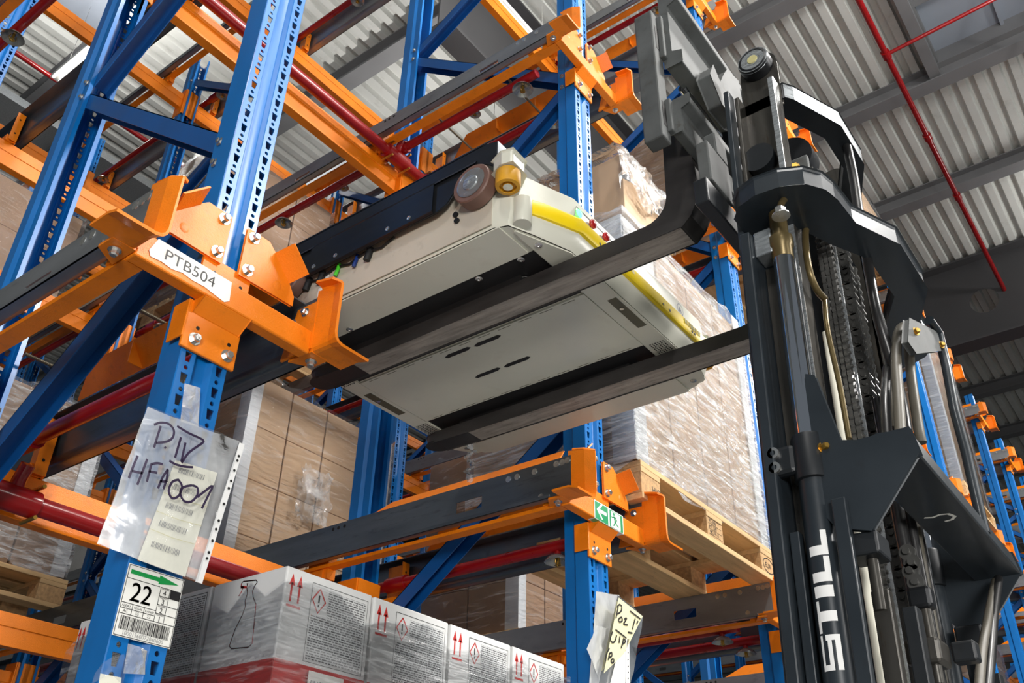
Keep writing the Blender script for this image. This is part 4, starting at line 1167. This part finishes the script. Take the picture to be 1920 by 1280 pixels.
# black slots, hand holes, vents and screws of the underside
sl = MB(); zz = zb - .0058
for xc, off in ((1.580, 0), (1.711, 0)):
    for ya, yb2 in ((-.064, -.150), (-.165, -.252)):
        m_ = (ya + yb2) / 2; d = 1 if ya > -.1 else -1
        poly = [(xc - .007, yb2 + .004), (xc, yb2 - .002), (xc + .007, yb2 + .012), (xc + .007, ya - .004), (xc, ya + .002), (xc - .007, ya - .014)]
        s1 = MB().prism(poly, 'z', zz, zz + .0006); s1.build('slot', BLACK, SH)
for ya, yb2 in ((-.587, -.562), (.245, .272)):
    hh = MB().box(1.607, 1.757, ya, yb2, zz + .0012, zz + .0018)
    o = hh.build('hand_hole', OLIVED, SH)
    MB().lathe([(.006, 0), (.006, .003), (.003, .003)], (1.655, (ya + yb2) / 2, zz + .001), (0, 0, -1), 8).build('screw', ZINC, o)
for ya in (-.588, .238):
    for x0 in ((1.842,) if ya < 0 else (1.842, 1.46)):
        v = MB()
        for i in range(10):
            for j in range(6): v.lathe([(.0024, 0), (.0024, .0004)], (x0 + .004 + .0082 * i, ya + .004 + .0075 * j, zb - .0044), (0, 0, -1), 6)
        v.build('vent_grid', BLACK, SH)
for x, y in ((1.33, -.552), (1.350, -.488), (1.352, -.362), (1.415, -.452), (2.054, .246), (1.30, .25), (1.33, .05), (2.08, -.552)):
    MB().lathe([(.009, 0), (.009, .002), (.005, .0024), (.0045, .001)], (x, y, zb - .004), (0, 0, -1), 12).build('screw', ZINC, SH, 30)
# yellow bumper round the front and back
for front in (1, 0):
    pts = [(1.262, -.555), (1.31, -.582), (1.405, -.621), (2.045, -.621), (2.080, -.610), (2.100, -.580)] if front else [(1.262, .245), (1.31, .28), (1.405, .313), (1.955, .313), (2.05, .288), (2.098, .255)]
    s = -1 if front else 1; rws = []
    for x, y in pts:
        rws.append([(x, y - s * .016, 2.943), (x, y + s * .003, 2.945), (x, y + s * .006, 2.952), (x, y + s * .006, 2.980), (x, y + s * .001, 2.988), (x, y - s * .018, 2.990)])
    q = MB().grid(rws)
    bp_ = q.build('bumper', YEL, SH, 30)
    if front:
        gr = MB()
        for base in (1.545, 1.90):
            for i in range(11): gr.box(base + .0085 * i, base + .0085 * i + .0022, -.6285, -.6272, 2.964, 2.979)
        gr.build('bumper_groove', CREAM, bp_)
        for x in (1.475, 1.51, 1.78, 1.815, 1.94, 1.955): MB().lathe([(.004, 0), (.004, .0012)], (x, -.6268, 2.957), (0, -1, 0), 8).build('bumper_screw', BLACK, bp_)
# recessed control window with green lamp and two red buttons
def fronty(z): return -.6085 + (z - 2.996) * .08
c0, c1, c2, c3 = (1.395, 3.002), (1.570, 3.002), (1.570, 3.034), (1.405, 3.034)
q = MB().add([(x, fronty(z) - .0012, z) for x, z in (c0, c1, c2, c3)], [(0, 1, 2, 3)])
fr = q.build('control_recess', CREAMD, SH)
MB().ribbon([(x, fronty(z) - .002, z) for x, z in (c0, c3, c2, c1)], .003, (0, 1, 0)).build('recess_rim', BLACK, fr)
MB().lathe([(.011, 0), (.011, .003), (.007, .006), (0, .007)], (1.415, fronty(3.018) - .001, 3.018), (0, -1, 0), 16).build('green_lamp', LAMPG, fr, 60)
for x in (1.466, 1.526): MB().lathe([(.007, 0), (.007, .004), (.012, .004), (.012, .010), (.009, .012), (0, .013)], (x, fronty(3.018) - .001, 3.018), (0, -1, 0), 18).build('red_button', REDB, fr, 60)
lm = MB(); text_mesh(lm, 'A', (1.910, fronty(3.026) - .0016, 3.016), (1, 0, 0), (0, 0, 1), .026)
ci = [(1.919 + .017 * math.cos(t * math.pi / 12), fronty(3.026) - .0022, 3.025 + .017 * math.sin(t * math.pi / 12)) for t in range(25)]
lm.ribbon(ci, .0016, (0, 1, 0)); lm.build('letter_mark', BLUEB, SH)
# left side: dusty plate, long black lift beam over the wheels, wheels, guide rollers, corner posts
MB().box(1.2215, 1.2238, -.50, .195, 2.908, 3.046).build('side_plate', CREAMD, SH)
MB().box(2.1362, 2.1385, -.50, .195, 2.908, 3.046).build('side_plate', CREAMD, SH)
def arc(yc, zc, r, a0, a1, n_): return [(yc + r * math.cos(math.radians(a0 + (a1 - a0) * i / n_)), zc + r * math.sin(math.radians(a0 + (a1 - a0) * i / n_))) for i in range(n_ + 1)]
for sx, xo in ((-1, 1.198), (1, 2.162)):
    wy = (-.468, .155); wz = 3.018
    zl, zt = 3.000, 3.137
    a = arc(wy[1], wz, .062, -14, 194, 12); b_ = arc(wy[0], wz, .062, 38, 150, 10)
    poly = [(-.527, 3.078), (-.527, 3.124), (-.505, zt - .006), (-.47, zt), (.26, zt), (.26, zl)] + [p for p in a if p[1] > zl] + [(wy[0] + .115, zl), (wy[0] + .085, zl + .012), (wy[0] + .066, zl + .035)] + b_
    x0, x1 = sorted((xo, xo - sx * .005))
    pb = MB().prism(poly, 'x', x0, x1)
    x0, x1 = sorted((xo, xo - sx * .10)); pb.box(x0, x1, -.50, .26, zt - .005, zt)
    # pressed crease: the lower half stands proud of the upper
    rws = [[(xo + sx * o_, y, z) for o_, z in ((.0004, 3.098), (.006, 3.086), (.006, zl + .004), (.0004, zl))] for y in (.26, wy[1] + .075)]
    pb.grid(rws); pb.grid([[(p[0], y, p[2]) for p in rws[0]] for y in (wy[1] - .075, wy[0] + .125)])
    pb.grid([[(xo + sx * o_, y, z) for o_, z in ((.0004, 3.098), (.006, 3.086))] for y in (.26, -.47)])
    lb = pb.build('lift_beam', BLKP, SH, 25, bevel=.0012)
    x0, x1 = sorted((xo - sx * .0005, xo - sx * .075))
    MB().box(x0, x1, -.531, -.527, 3.066, 3.125).build('end_plate', GALV, lb)
    for y in (-.27, -.20, -.02, .06): MB().lathe([(.0065, 0), (.0065, .0015), (.0045, .002), (.003, .001)], (xo + sx * .006, y, 3.018), (sx, 0, 0), 10).build('socket_screw', ZINC, lb)
    for y in wy:
        f = 1.182 if sx < 0 else 2.178
        w = MB().lathe([(.0, .004), (.036, .004), (.039, 0), (.050, 0), (.0525, .003), (.0525, .033), (.050, .036), (0, .036)], (f, y, wz), (-sx, 0, 0), 36).build('wheel', TYRE, SH, 35)
        MB().lathe([(.0400, -.0012), (.0365, -.0014), (.0350, .006), (.0, .006)], (f, y, wz), (-sx, 0, 0), 32).build('wheel_rim', ZINC, w, 35)
        MB().lathe([(.0215, .0), (.0195, -.004), (.006, -.005), (.0045, -.002), (0, -.002)], (f, y, wz), (-sx, 0, 0), 24).build('hub', BRIGHT, w, 35)
    for y in (-.556, .25):
        x = 1.207 if sx < 0 else 2.153
        d = -1 if y < 0 else 1
        r_ = MB().lathe([(.012, 0), (.012, .006), (.0185, .006), (.0195, -.001), (.0275, 0), (.029, .004), (.029, .038), (.027, .041), (0, .041)], (x, y, 2.977), (0, 0, 1), 28).build('guide_roller', ROLL, SH, 40)
        MB().lathe([(.011, 0), (.012, .003)], (x, y, 2.9765), (0, 0, 1), 16).build('roller_pin', ZINC, r_, 40)
        br = MB().prism([(x - .026, y), (x - .02, y - d * -.0 + d * .026), (x + .03, y + d * .024), (x + .055, y - d * .01), (x + .05, y - d * .05), (x - .012, y - d * .035)], 'z', 3.0205, 3.062)
        br.build('roller_bracket', CREAM, SH, bevel=.005)
        MB().lathe([(.0205, 0), (.022, .002), (.022, .07), (.0, .07)], (1.262 if sx < 0 else 2.098, y + d * .0 - (.0 if y < 0 else .004), 2.906), (0, 0, 1), 24).build('corner_buffer', CREAM, SH, 40)
# cables and connectors peeking out under the left lift beam
for i, (y, m_) in enumerate(((-.12, BLACK), (-.075, BLUEB), (-.01, GREENB), (.05, BLACK), (.10, BLACK))):
    MB().tube([(1.2165, y, 3.01), (1.214, y, 2.992), (1.213, y + .006, 2.974)], .009 if m_ is BLACK else .005, 10).build('connector', m_, SH, 60)
MB().tube([(1.2175, .13, 3.01), (1.214, .06, 2.99), (1.216, .0, 3.006), (1.215, -.05, 2.992), (1.216, -.10, 3.006), (1.215, -.16, 2.994), (1.2175, -.2, 3.01)], .0028, 8).build('cable', BLACK, SH, 60)
MB().box(1.2205, 1.2213, .03, .05, 2.950, 3.010).box(1.2198, 1.2213, .036, .062, 2.940, 2.965).build('side_sticker', WHITE, SH)
for y, z in ((-.395, 2.985), (-.40, 2.965)): MB().lathe([(.007, 0), (.007, .006), (.004, .006)], (1.2215, y, z), (-1, 0, 0), 10).build('socket_screw', BLACK, SH)
# ------------------------------------------------------------------ the lift truck: mast, carriage and forks (mast leans back 2 degrees)
TT = math.tan(math.radians(2.0)); CX = 1.6745
def tilt(p): return (p[0], p[1] - TT * (p[2] - 2.5), p[2])
def MT(): return MB(tilt)
def mir(x): return 2 * CX - x
FT = thing('lift_truck', (CX, -1.1, 0.0), 'charcoal lift truck mast with chrome piston, chains and two worn steel forks', 'forklift')
# forks
for side, (x0, x1) in enumerate(((1.398, 1.468), (mir(1.468), mir(1.398)))):
    prof = [(.235, 2.848), (.235, 2.876), (-.785, 2.877)] + [(-.785 - .062 * math.sin(a * math.pi / 12), 2.939 - .062 * math.cos(a * math.pi / 12)) for a in range(1, 7)] + [(-.852, 3.13), (-.905, 3.13), (-.912, 2.93), (-.905, 2.888), (-.893, 2.864), (-.872, 2.844), (-.10, 2.842), (.10, 2.844)]
    f = MB().prism(prof, 'x', x0, x1)
    xm = (x0 + x1) / 2; hw_ = (x1 - x0) / 2
    tip = [(x0 + .0002, .2352)] + [(xm - hw_ * math.cos(math.radians(a)), .236 + .048 * math.sin(math.radians(a))) for a in range(12, 180, 14)] + [(x1 - .0002, .2352)]
    f.prism(tip, 'z', 2.8485, 2.8755)
    fk = f.build('fork', FORKD, FT, bevel=.004)
    MB().box(x0 + .003, x1 - .003, -.868, .10, 2.8412, 2.8418).build('worn_underside', FORKM, fk)
    # carriage
MB().prism([(-.908, 3.022), (-.908, 3.116), (-.955, 3.116), (-.955, 3.094), (-.932, 3.086), (-.932, 3.022)], 'x', 1.318, mir(1.318)).build('lower_bar', CARR, FT, bevel=.003)
MB().prism([(-.910, 3.225), (-.910, 3.462), (-.955, 3.462), (-.955, 3.440), (-.926, 3.428), (-.926, 3.268), (-.950, 3.258), (-.950, 3.225)], 'x', 1.318, mir(1.318)).build('upper_bar', CARR, FT, bevel=.003)
for x in (1.279, mir(1.279) - .04):
    a = MB().box(x, x + .040, -.906, -.860, 2.992, 3.392)
    e = a.build('carriage_end', CARR, FT, bevel=.004)
    b = MB()
    for z0, z1 in ((3.03, 3.10), (3.27, 3.345)): MB().box(x + .009, x + .031, -.9068, -.9058, z0, z1).build('end_slot', BLACK, e)
    for z0, z1 in ((3.02, 3.115), (3.25, 3.388)): MB().box(x + .024, x + .044, -.918, -.904, z0, z1).build('end_lug', CARR, e, bevel=.003)
# side-shift cylinder between the bars, jaws and mounting plates
MB().tube([(1.36, -.925, 3.19), (1.56, -.925, 3.19)], .0095, 14).build('side_shift_rod', CHROME, FT, 60)
MB().tube([(1.56, -.925, 3.19), (1.86, -.925, 3.19)], .024, 18).build('side_shift_cylinder', MASTD, FT, 60)
for s in (0, 1):
    M_ = (lambda x: x) if s == 0 else mir
    poly = [(M_(a), z) for a, z in ((1.375, 3.205), (1.40, 3.255), (1.43, 3.225), (1.455, 3.27), (1.49, 3.325), (1.555, 3.345), (1.555, 3.20), (1.50, 3.16), (1.42, 3.152))]
    MB().prism(poly, 'y', -.990, -.955).build('bearing_jaw', CARR, FT, bevel=.003)
    x0, x1 = sorted((M_(1.338), M_(1.442)))
    b = MB().box(x0, x1, -.975, -.948, 2.875, 2.985).box(*sorted((M_(1.385), M_(1.442))), -.975, -.948, 2.985, 3.045)
    b.build('bearing_block', CARR, FT, bevel=.003)
    for z in (2.95,):
        MT().tube([(M_(1.452), -1.035, z), (M_(1.412), -1.035, z)], .034, 24).build('carriage_roller', MASTD, FT, 40)
    x0, x1 = sorted((M_(1.31), M_(1.54))); MB().box(x0, x1, -.975, -.945, 2.80, 2.862).build('lower_hook_bar', MASTD, FT, bevel=.003)
# nested mast uprights, left and right
for s in (0, 1):
    M_ = (lambda x: x) if s == 0 else mir
    def bx(mb, x0, x1, *r): a, b = sorted((M_(x0), M_(x1))); return mb.box(a, b, *r)
    inner = bx(bx(bx(MT(), 1.437, 1.447, -1.090, -1.002, .9, 3.13), 1.402, 1.447, -1.012, -1.002, .9, 3.13), 1.402, 1.447, -1.092, -1.080, .9, 3.145)
    io = inner.build('inner_upright', GREASE, FT, bevel=.002)
    bx(MT(), 1.4005, 1.4020, -1.0915, -1.0805, .9, 3.14).build('worn_edge', BRIGHT, io)
    tb = MT().prism([(-1.012, 3.10), (-1.010, 3.205)] + [(-1.052 + .040 * math.cos(math.radians(a)), 3.225 + .040 * math.sin(math.radians(a))) for a in range(0, 181, 18)] + [(-1.092, 3.10)], 'x', *sorted((M_(1.437), M_(1.450))))
    tb.build('roller_tab', GREASE, io, bevel=.002)
    d = -1 if s == 0 else 1
    ro = MT().lathe([(.0, .0), (.006, .0), (.008, .002), (.015, .002), (.016, -.001), (.0175, .001), (.026, .001), (.0275, -.002), (.034, 0), (.0355, .004), (.0355, .030), (0, .030)], (M_(1.406), -1.052, 3.222), (-d, 0, 0), 36)
    rr = ro.build('mast_roller', BLKP, FT, 35)
    MT().lathe([(.003, -.0025), (.011, -.0025), (.012, 0)], (M_(1.406), -1.052, 3.222), (-d, 0, 0), 24).build('roller_cap', PALEB, rr, 35)
    MT().lathe([(.0335, -.0006), (.0345, .004), (.036, .005)], (M_(1.406), -1.052, 3.222), (-d, 0, 0), 36).build('roller_rim', BRIGHT, rr, 35)
    mo = bx(MT(), 1.368, 1.398, -1.004, -.992, .6, 3.125).build('middle_upright', MAST, FT, bevel=.002)
    out = bx(bx(MT(), 1.318, 1.390, -1.034, -1.014, .02, 2.695), 1.380, 1.390, -1.092, -1.014, .02, 2.695)
    oo = out.build('outer_upright', MAST, FT, bevel=.003)
    bx(MT(), 1.335, 1.380, -1.068, -1.034, 2.645, 2.70).build('slide_pad', BRIGHT, oo, bevel=.003)
    bx(MT(), 1.376, 1.3799, -1.088, -1.036, .3, 2.64).build('running_face', GREASE, oo)
# lift cylinders with chrome rods
for s in (0, 1):
    M_ = (lambda x: x) if s == 0 else mir
    cx_, cy_ = M_(1.350), -1.080
    brl = MT().tube([(cx_, cy_, .3), (cx_, cy_, 2.205)], .0225, 32).build('cylinder_barrel', MAST, FT, 60)
    MT().lathe([(.0225, 2.195), (.0270, 2.197), (.0270, 2.268), (.0255, 2.272), (.019, 2.273)], (cx_, cy_, 0), (0, 0, 1), 32).build('gland_nut', MASTD, brl, 40)
    MT().tube([(cx_, cy_, 2.26), (cx_, cy_, 2.64)], .0182, 40).build('piston_rod', CHROME, brl, 60)
    MT().lathe([(.018, 2.628), (.0195, 2.63), (.0195, 2.652), (.022, 2.656), (.022, 2.676), (.016, 2.68), (.016, 2.735)], (cx_, cy_, 0), (0, 0, 1), 20).build('rod_head', OLIVE, brl, 40)
    if s == 0:
        cl = MT().box(cx_ - .026, cx_ - .004, cy_ + .015, cy_ + .062, 2.208, 2.258).build('clamp', MASTD, FT, bevel=.008)
        for dz in (2.221, 2.246):
            MT().lathe([(.0095, 0), (.0095, .006), (.0045, .006), (.004, .002), (0, .002)], (cx_ - .026, cy_ + .048, dz), (-1, 0, 0), 16).build('socket_screw', ZINC, cl, 40)
        MT().hexbolt((cx_ - .010, cy_ - .025, 2.243), (-.6, -.8, 0), .006, .012).build('bleed_screw', BRASS, brl, 30)
        # white lettering wrapped on the barrel, reading upwards
        R0 = .0229; PH0 = math.radians(4); PHW = math.radians(74)
        lt = MT()
        def patch(s0, s1, t0, t1, za, zb_):
            rows = []
            for k in range(7):
                t = t0 + (t1 - t0) * k / 6; ph = PH0 + (.5 - t) * PHW
                rows.append([(cx_ - R0 * math.cos(ph), cy_ - R0 * math.sin(ph), za + (zb_ - za) * v) for v in (s0, s1)])
            lt.grid(rows)
        S_ = (1.906, 1.955)
        for a in ((0, 1, .86, 1), (0, 1, 0, .26), (.0, .16, .42, 1), (.84, 1, 0, .70), (.0, .84, .42, .62)): patch(*a, *S_)
        T_ = (1.958, 2.004)
        for a in ((0, 1, .82, 1), (.34, .66, 0, .84)): patch(*a, *T_)
        patch(0, 1, 0, 1, 2.0085, 2.0255)
        for L_ in ((2.031, 2.069), (2.071, 2.109)):
            for a in ((0, .38, 0, 1), (.2, 1, 0, .30)): patch(*a, *L_)
        lt.build('lettering', WHITE, brl, 60)
# guard bars beside the barrel
for s in (0, 1):
    M_ = (lambda x: x) if s == 0 else mir
    for x, y0, y1, zt in ((1.338, -1.052, -1.036, 2.118), (1.322, -1.134, -1.112, 2.150)):
        a, b = sorted((M_(x), M_(x + .02)))
        MT().box(a if y0 > -1.1 or s else a, b - (.006 if y0 < -1.1 and not s else 0), y0, y1, .4, zt).build('guard_bar', MAST, FT, bevel=.002)
    MT().box(*sorted((M_(1.375), M_(1.395))), -1.160, -1.134, .3, 2.02).build('guide_bar', GREASE, FT, bevel=.002)
    MT().box(*sorted((M_(1.41), M_(1.44))), -1.185, -1.164, .3, 2.0).build('guide_bar', MASTD, FT, bevel=.002)
# crossheads
def plan_plate(poly, z0, z1): return MT().prism(poly, 'z', z0, z1)
top = [(1.449, -1.096), (1.470, -1.110), (1.600, -1.163), (1.749, -1.163), (mir(1.470), -1.110), (mir(1.449), -1.096), (mir(1.449), -1.06), (mir(1.50), -1.075), (1.735, -1.125), (1.614, -1.125), (1.50, -1.075), (1.449, -1.06)]
th = plan_plate(top, 3.112, 3.158).build('top_crosshead', MASTD, FT, bevel=.003)
rim = MT(); 
pts = [(1.449, -1.0972), (1.470, -1.1112), (1.600, -1.1642), (1.749, -1.1642), (mir(1.470), -1.1112)]
rim.grid([[(x, y, 3.117) for x, y in pts], [(x, y, 3.156) for x, y in pts]]); rim.build('lit_rim', BRIGHT, th)  # light falling on the rim is put into its bright colour
midp = [(1.325, -1.01), (1.300, -1.030), (1.288, -1.065), (1.292, -1.110), (1.312, -1.150), (1.345, -1.172), (1.385, -1.180), (1.47, -1.184), (1.585, -1.232), (1.764, -1.232)]
midl = midp + [(mir(x), y) for x, y in reversed(midp[:-2])]
inn = [(mir(1.41), -1.01), (mir(1.42), -1.10), (mir(1.50), -1.13), (1.755, -1.176), (1.594, -1.176), (1.50, -1.13), (1.42, -1.10), (1.41, -1.01)]
plan_plate(midl + inn, 2.740, 2.785).build('middle_crosshead', MAST, FT, bevel=.005)
# lower crosshead: gusset plates and a cross box
for s in (0, 1):
    M_ = (lambda x: x) if s == 0 else mir
    gp = [(-1.088, 2.30), (-1.098, 2.375), (-1.108, 2.37), (-1.134, 2.245), (-1.16, 2.238), (-1.238, 2.238), (-1.245, 2.200), (-1.160, 2.098), (-1.112, 2.112), (-1.088, 2.15)]
    MT().prism(gp, 'x', *sorted((M_(1.337), M_(1.349)))).build('gusset_plate', MAST, FT, bevel=.003)
    MT().box(*sorted((M_(1.345), M_(1.405))), -1.165, -1.115, 2.065, 2.10).build('anchor_block', MASTD, FT, bevel=.004)
    MT().tube([(M_(1.375), -1.145, 2.065), (M_(1.375), -1.145, 1.99)], .009, 14).build('anchor_bolt', GREASE, FT, 60)
cb = MT().prism([(-1.246, 2.196), (-1.238, 2.238), (-1.19, 2.244), (-1.160, 2.236), (-1.160, 2.196)], 'x', 1.345, mir(1.345)).build('lower_cross_box', MAST, FT, bevel=.003)
MT().ribbon([(1.600, -1.178, 2.1955), (1.606, -1.190, 2.1955), (1.600, -1.203, 2.1955), (1.604, -1.216, 2.1955), (1.622, -1.222, 2.1955), (1.634, -1.214, 2.1955), (1.636, -1.202, 2.1955)], .0065, (0, 0, 1)).build('chalk_mark', PAPER, cb)
# pulleys and chain anchors at the top
MT().tube([(1.53, -1.055, 3.02), (1.575, -1.055, 3.02)], .058, 36).build('chain_pulley', BLKP, FT, 40)
MT().tube([(mir(1.53), -1.055, 3.02), (mir(1.575), -1.055, 3.02)], .058, 36).build('chain_pulley', BLKP, FT, 40)
MT().box(1.462, 1.475, -1.12, -1.065, 2.90, 2.95).build('anchor_plate', CARR, FT, bevel=.003)
MT().hexbolt((1.462, -1.092, 2.918), (-1, -.2, 0), .012, .014).build('anchor_nut', BRASS, FT, 30)
MT().tube([(1.475, -1.09, 2.92), (1.545, -1.09, 2.95)], .022, 18).build('anchor_boss', MASTD, FT, 60)
# chains
def plate8(mb, c, along, flat, hw, hl, th, n_=9):
    """figure-eight link plate: c centre, along = chain direction, flat = plate normal"""
    c, a, fl = Vector(c), Vector(along).normalized(), Vector(flat).normalized(); w = a.cross(fl)
    def ring(sg):
        return [(sg * (hl * .5) + hw * math.cos(t) * sg, hw * math.sin(t)) for t in [math.radians(-100 + 200 * k / n_) for k in range(n_ + 1)]]
    up = ring(1); dn = [(-p[0], -p[1]) for p in up]
    out = up + [(0, hw * .72)] + dn + [(0, -hw * .72)]
    m_ = len(out)
    vs = [c + a * p + w * q + fl * (th / 2) for p, q in out] + [c + a * p + w * q - fl * (th / 2) for p, q in out]
    mb.add(vs, [tuple(range(m_)), tuple(range(2 * m_ - 1, m_ - 1, -1))] + [(i, (i + 1) % m_, (i + 1) % m_ + m_, i + m_) for i in range(m_)])
def leaf_chain(x, y, z0, z1, pitch, flat, across, nlayer, hw, name='chain_link', xf=tilt):
    n_ = int((z1 - z0) / pitch)
    for i in range(n_):
        z = z0 + pitch * (i + .5); mb = MB(xf); fl = Vector(flat)
        for L_ in range(nlayer):
            off = (L_ - (nlayer - 1) / 2) * across / nlayer
            dz = 0 if L_ % 2 == 0 else pitch / 2
            plate8(mb, Vector((x, y, z + dz)) + fl * off, (0, 0, 1), flat, hw, pitch * .5, across / nlayer * .8)
        for dz in (-pitch * .25, pitch * .25):
            p = Vector((x, y, z + dz)); mb.tube([p - fl * (across / 2 + .0025), p + fl * (across / 2 + .0025)], hw * .42, 10)
        mb.build(name, CHAINM, FT, 35)
leaf_chain(1.690, -1.100, 1.95, 2.98, .0385, (1, 0, 0), .026, 5, .0120)
leaf_chain(1.553, -1.100, 2.05, 2.98, .0290, (0, 1, 0), .028, 3, .0085)
leaf_chain(1.800, -1.085, 1.90, 2.90, .0385, (1, 0, 0), .024, 3, .0100)
# lower chain anchor in front of the gusset
for z in (2.085, 2.055):
    mb = MT(); plate8(mb, (1.455, -1.178, z), (0, .25, 1), (1, 0, 0), .0125, .017, .006)
    for dz in (-.009, .009): mb.tube([(1.446, -1.178 + dz * .25, z + dz), (1.464, -1.178 + dz * .25, z + dz)], .0055, 12)
    mb.build('chain_link', CHAINM, FT, 35)
MT().box(1.445, 1.475, -1.20, -1.165, 2.005, 2.038).build('chain_end_block', BLKP, FT, bevel=.006)
MT().tube([(1.46, -1.185, 2.005), (1.46, -1.185, 1.90)], .009, 14).build('anchor_bolt', GREASE, FT, 60)
MT().box(1.44, 1.50, -1.20, -1.15, 1.925, 1.962).build('anchor_bracket', GREASE, FT, bevel=.006)
MT().box(1.50, 1.53, -1.235, -1.20, 1.935, 1.965).build('hose_clamp', MASTD, FT, bevel=.004)
# bright guide strip and pale cable between the chains
MT().box(1.585, 1.592, -1.112, -1.104, 1.6, 2.98).build('guide_strip', BRIGHT, FT)
MT().box(1.610, 1.640, -1.075, -1.030, 1.2, 2.95).build('inner_beam', MASTD, FT)
MT().tube([(1.505, -1.09, 2.55), (1.512, -1.09, 2.2), (1.512, -1.09, 1.6)], .007, 12).build('pale_hose', CREAMP, FT, 60)
MT().box(1.47, 1.50, -1.075, -1.068, 1.4, 2.56).build('lightning_strip', BLKP, FT)
# hydraulic pipe bending over the rod head
def hose(pts, y, r, m_, name='hose', n_=4):
    P_ = [at(a, b, y) for a, b in pts]; sm_ = [P_[0]]
    for i in range(len(P_) - 1):
        p0 = P_[max(i - 1, 0)]; p1 = P_[i]; p2 = P_[i + 1]; p3 = P_[min(i + 2, len(P_) - 1)]
        for q in range(1, n_ + 1):
            k = q / n_; sm_.append(.5 * ((2 * p1) + (p2 - p0) * k + (2 * p0 - 5 * p1 + 4 * p2 - p3) * k * k + (3 * p1 - p0 - 3 * p2 + p3) * k ** 3))
    return MB().tube(sm_, r, 14).build(name, m_, FT, 60)
hose([(1462, 400), (1466, 380), (1482, 366), (1505, 366), (1520, 380), (1518, 400), (1510, 440), (1516, 500), (1530, 540), (1546, 560)], -1.112, .0065, OLIVE, 'hydraulic_pipe')
hose([(1546, 560), (1552, 620), (1574, 720), (1592, 822)], -1.112, .005, OLIVE, 'hydraulic_pipe')
MB().hexbolt(at(1464, 402, -1.112) + Vector((0, 0, -.004)), (0, 0, 1), .011, .018).build('pipe_nut', ZINC, FT, 30)
hose([(1585, 262), (1600, 330), (1612, 410), (1628, 500), (1645, 590), (1672, 680), (1692, 760), (1702, 830)], -1.175, .0105, HOSE)
hose([(1690, 830), (1684, 740), (1680, 670), (1684, 625), (1694, 612), (1702, 625), (1708, 700), (1722, 800), (1728, 830)], -1.19, .0095, HOSEG)
hose([(1665, 830), (1660, 760), (1664, 690)], -1.165, .009, HOSE)
def hz(pts, r, m_, name='hose'):
    return MT().tube([Vector(p) for p in pts], r, 14).build(name, m_, FT, 60)
hz([(1.70, -1.135, 2.5), (1.70, -1.135, 2.2), (1.705, -1.13, 1.9), (1.70, -1.12, 1.5)], .0115, HOSEG)
hz([(1.63, -1.13, 2.45), (1.63, -1.13, 2.2), (1.625, -1.135, 2.0), (1.605, -1.135, 1.9), (1.60, -1.13, 1.5)], .0115, HOSE)
hz([(1.66, -1.14, 2.4), (1.66, -1.14, 1.9), (1.655, -1.13, 1.5)], .010, HOSE)
hz([(1.75, -1.13, 2.45), (1.75, -1.13, 2.0), (1.75, -1.12, 1.5)], .009, HOSE)
hose([(1872, 1085), (1864, 1140), (1858, 1220), (1852, 1290)], -1.20, .0085, HOSE)
hose([(1866, 1090), (1852, 1160), (1842, 1220), (1836, 1290)], -1.195, .0075, HOSEG)
# hose guide arm on the right of the mast: curved plate carrying the hoses
ar = [at(a, b, -1.225) for a, b in ((1742, 600), (1760, 625), (1775, 690), (1790, 770), (1812, 850), (1830, 930), (1846, 1000))]
MB().tube(ar, .010, 12).build('hose_guide', MAST, FT, 60)
ar = [at(a, b, -1.225) for a, b in ((1706, 598), (1760, 625), (1764, 655), (1718, 660), (1704, 640))]
vs = ar + [p + Vector((0, .012, 0)) for p in ar]; k_ = len(ar)
MB().add(vs, [tuple(range(k_)), tuple(range(2 * k_ - 1, k_ - 1, -1))] + [(i, (i + 1) % k_, (i + 1) % k_ + k_, i + k_) for i in range(k_)]).build('hose_bracket', CARR, FT, bevel=.003)
for p in ((1716, 622), (1764, 647)): MB().hexbolt(at(*p, -1.226), (-.5, -.86, 0), .0055, .007).build('bracket_bolt', BRASS, FT, 30)
# foot of the mast on the floor
MB().box(1.25, mir(1.25), -1.20, -.93, 0.0, .30).build('mast_foot', MASTD, FT, bevel=.01)
# grease lines along the uprights
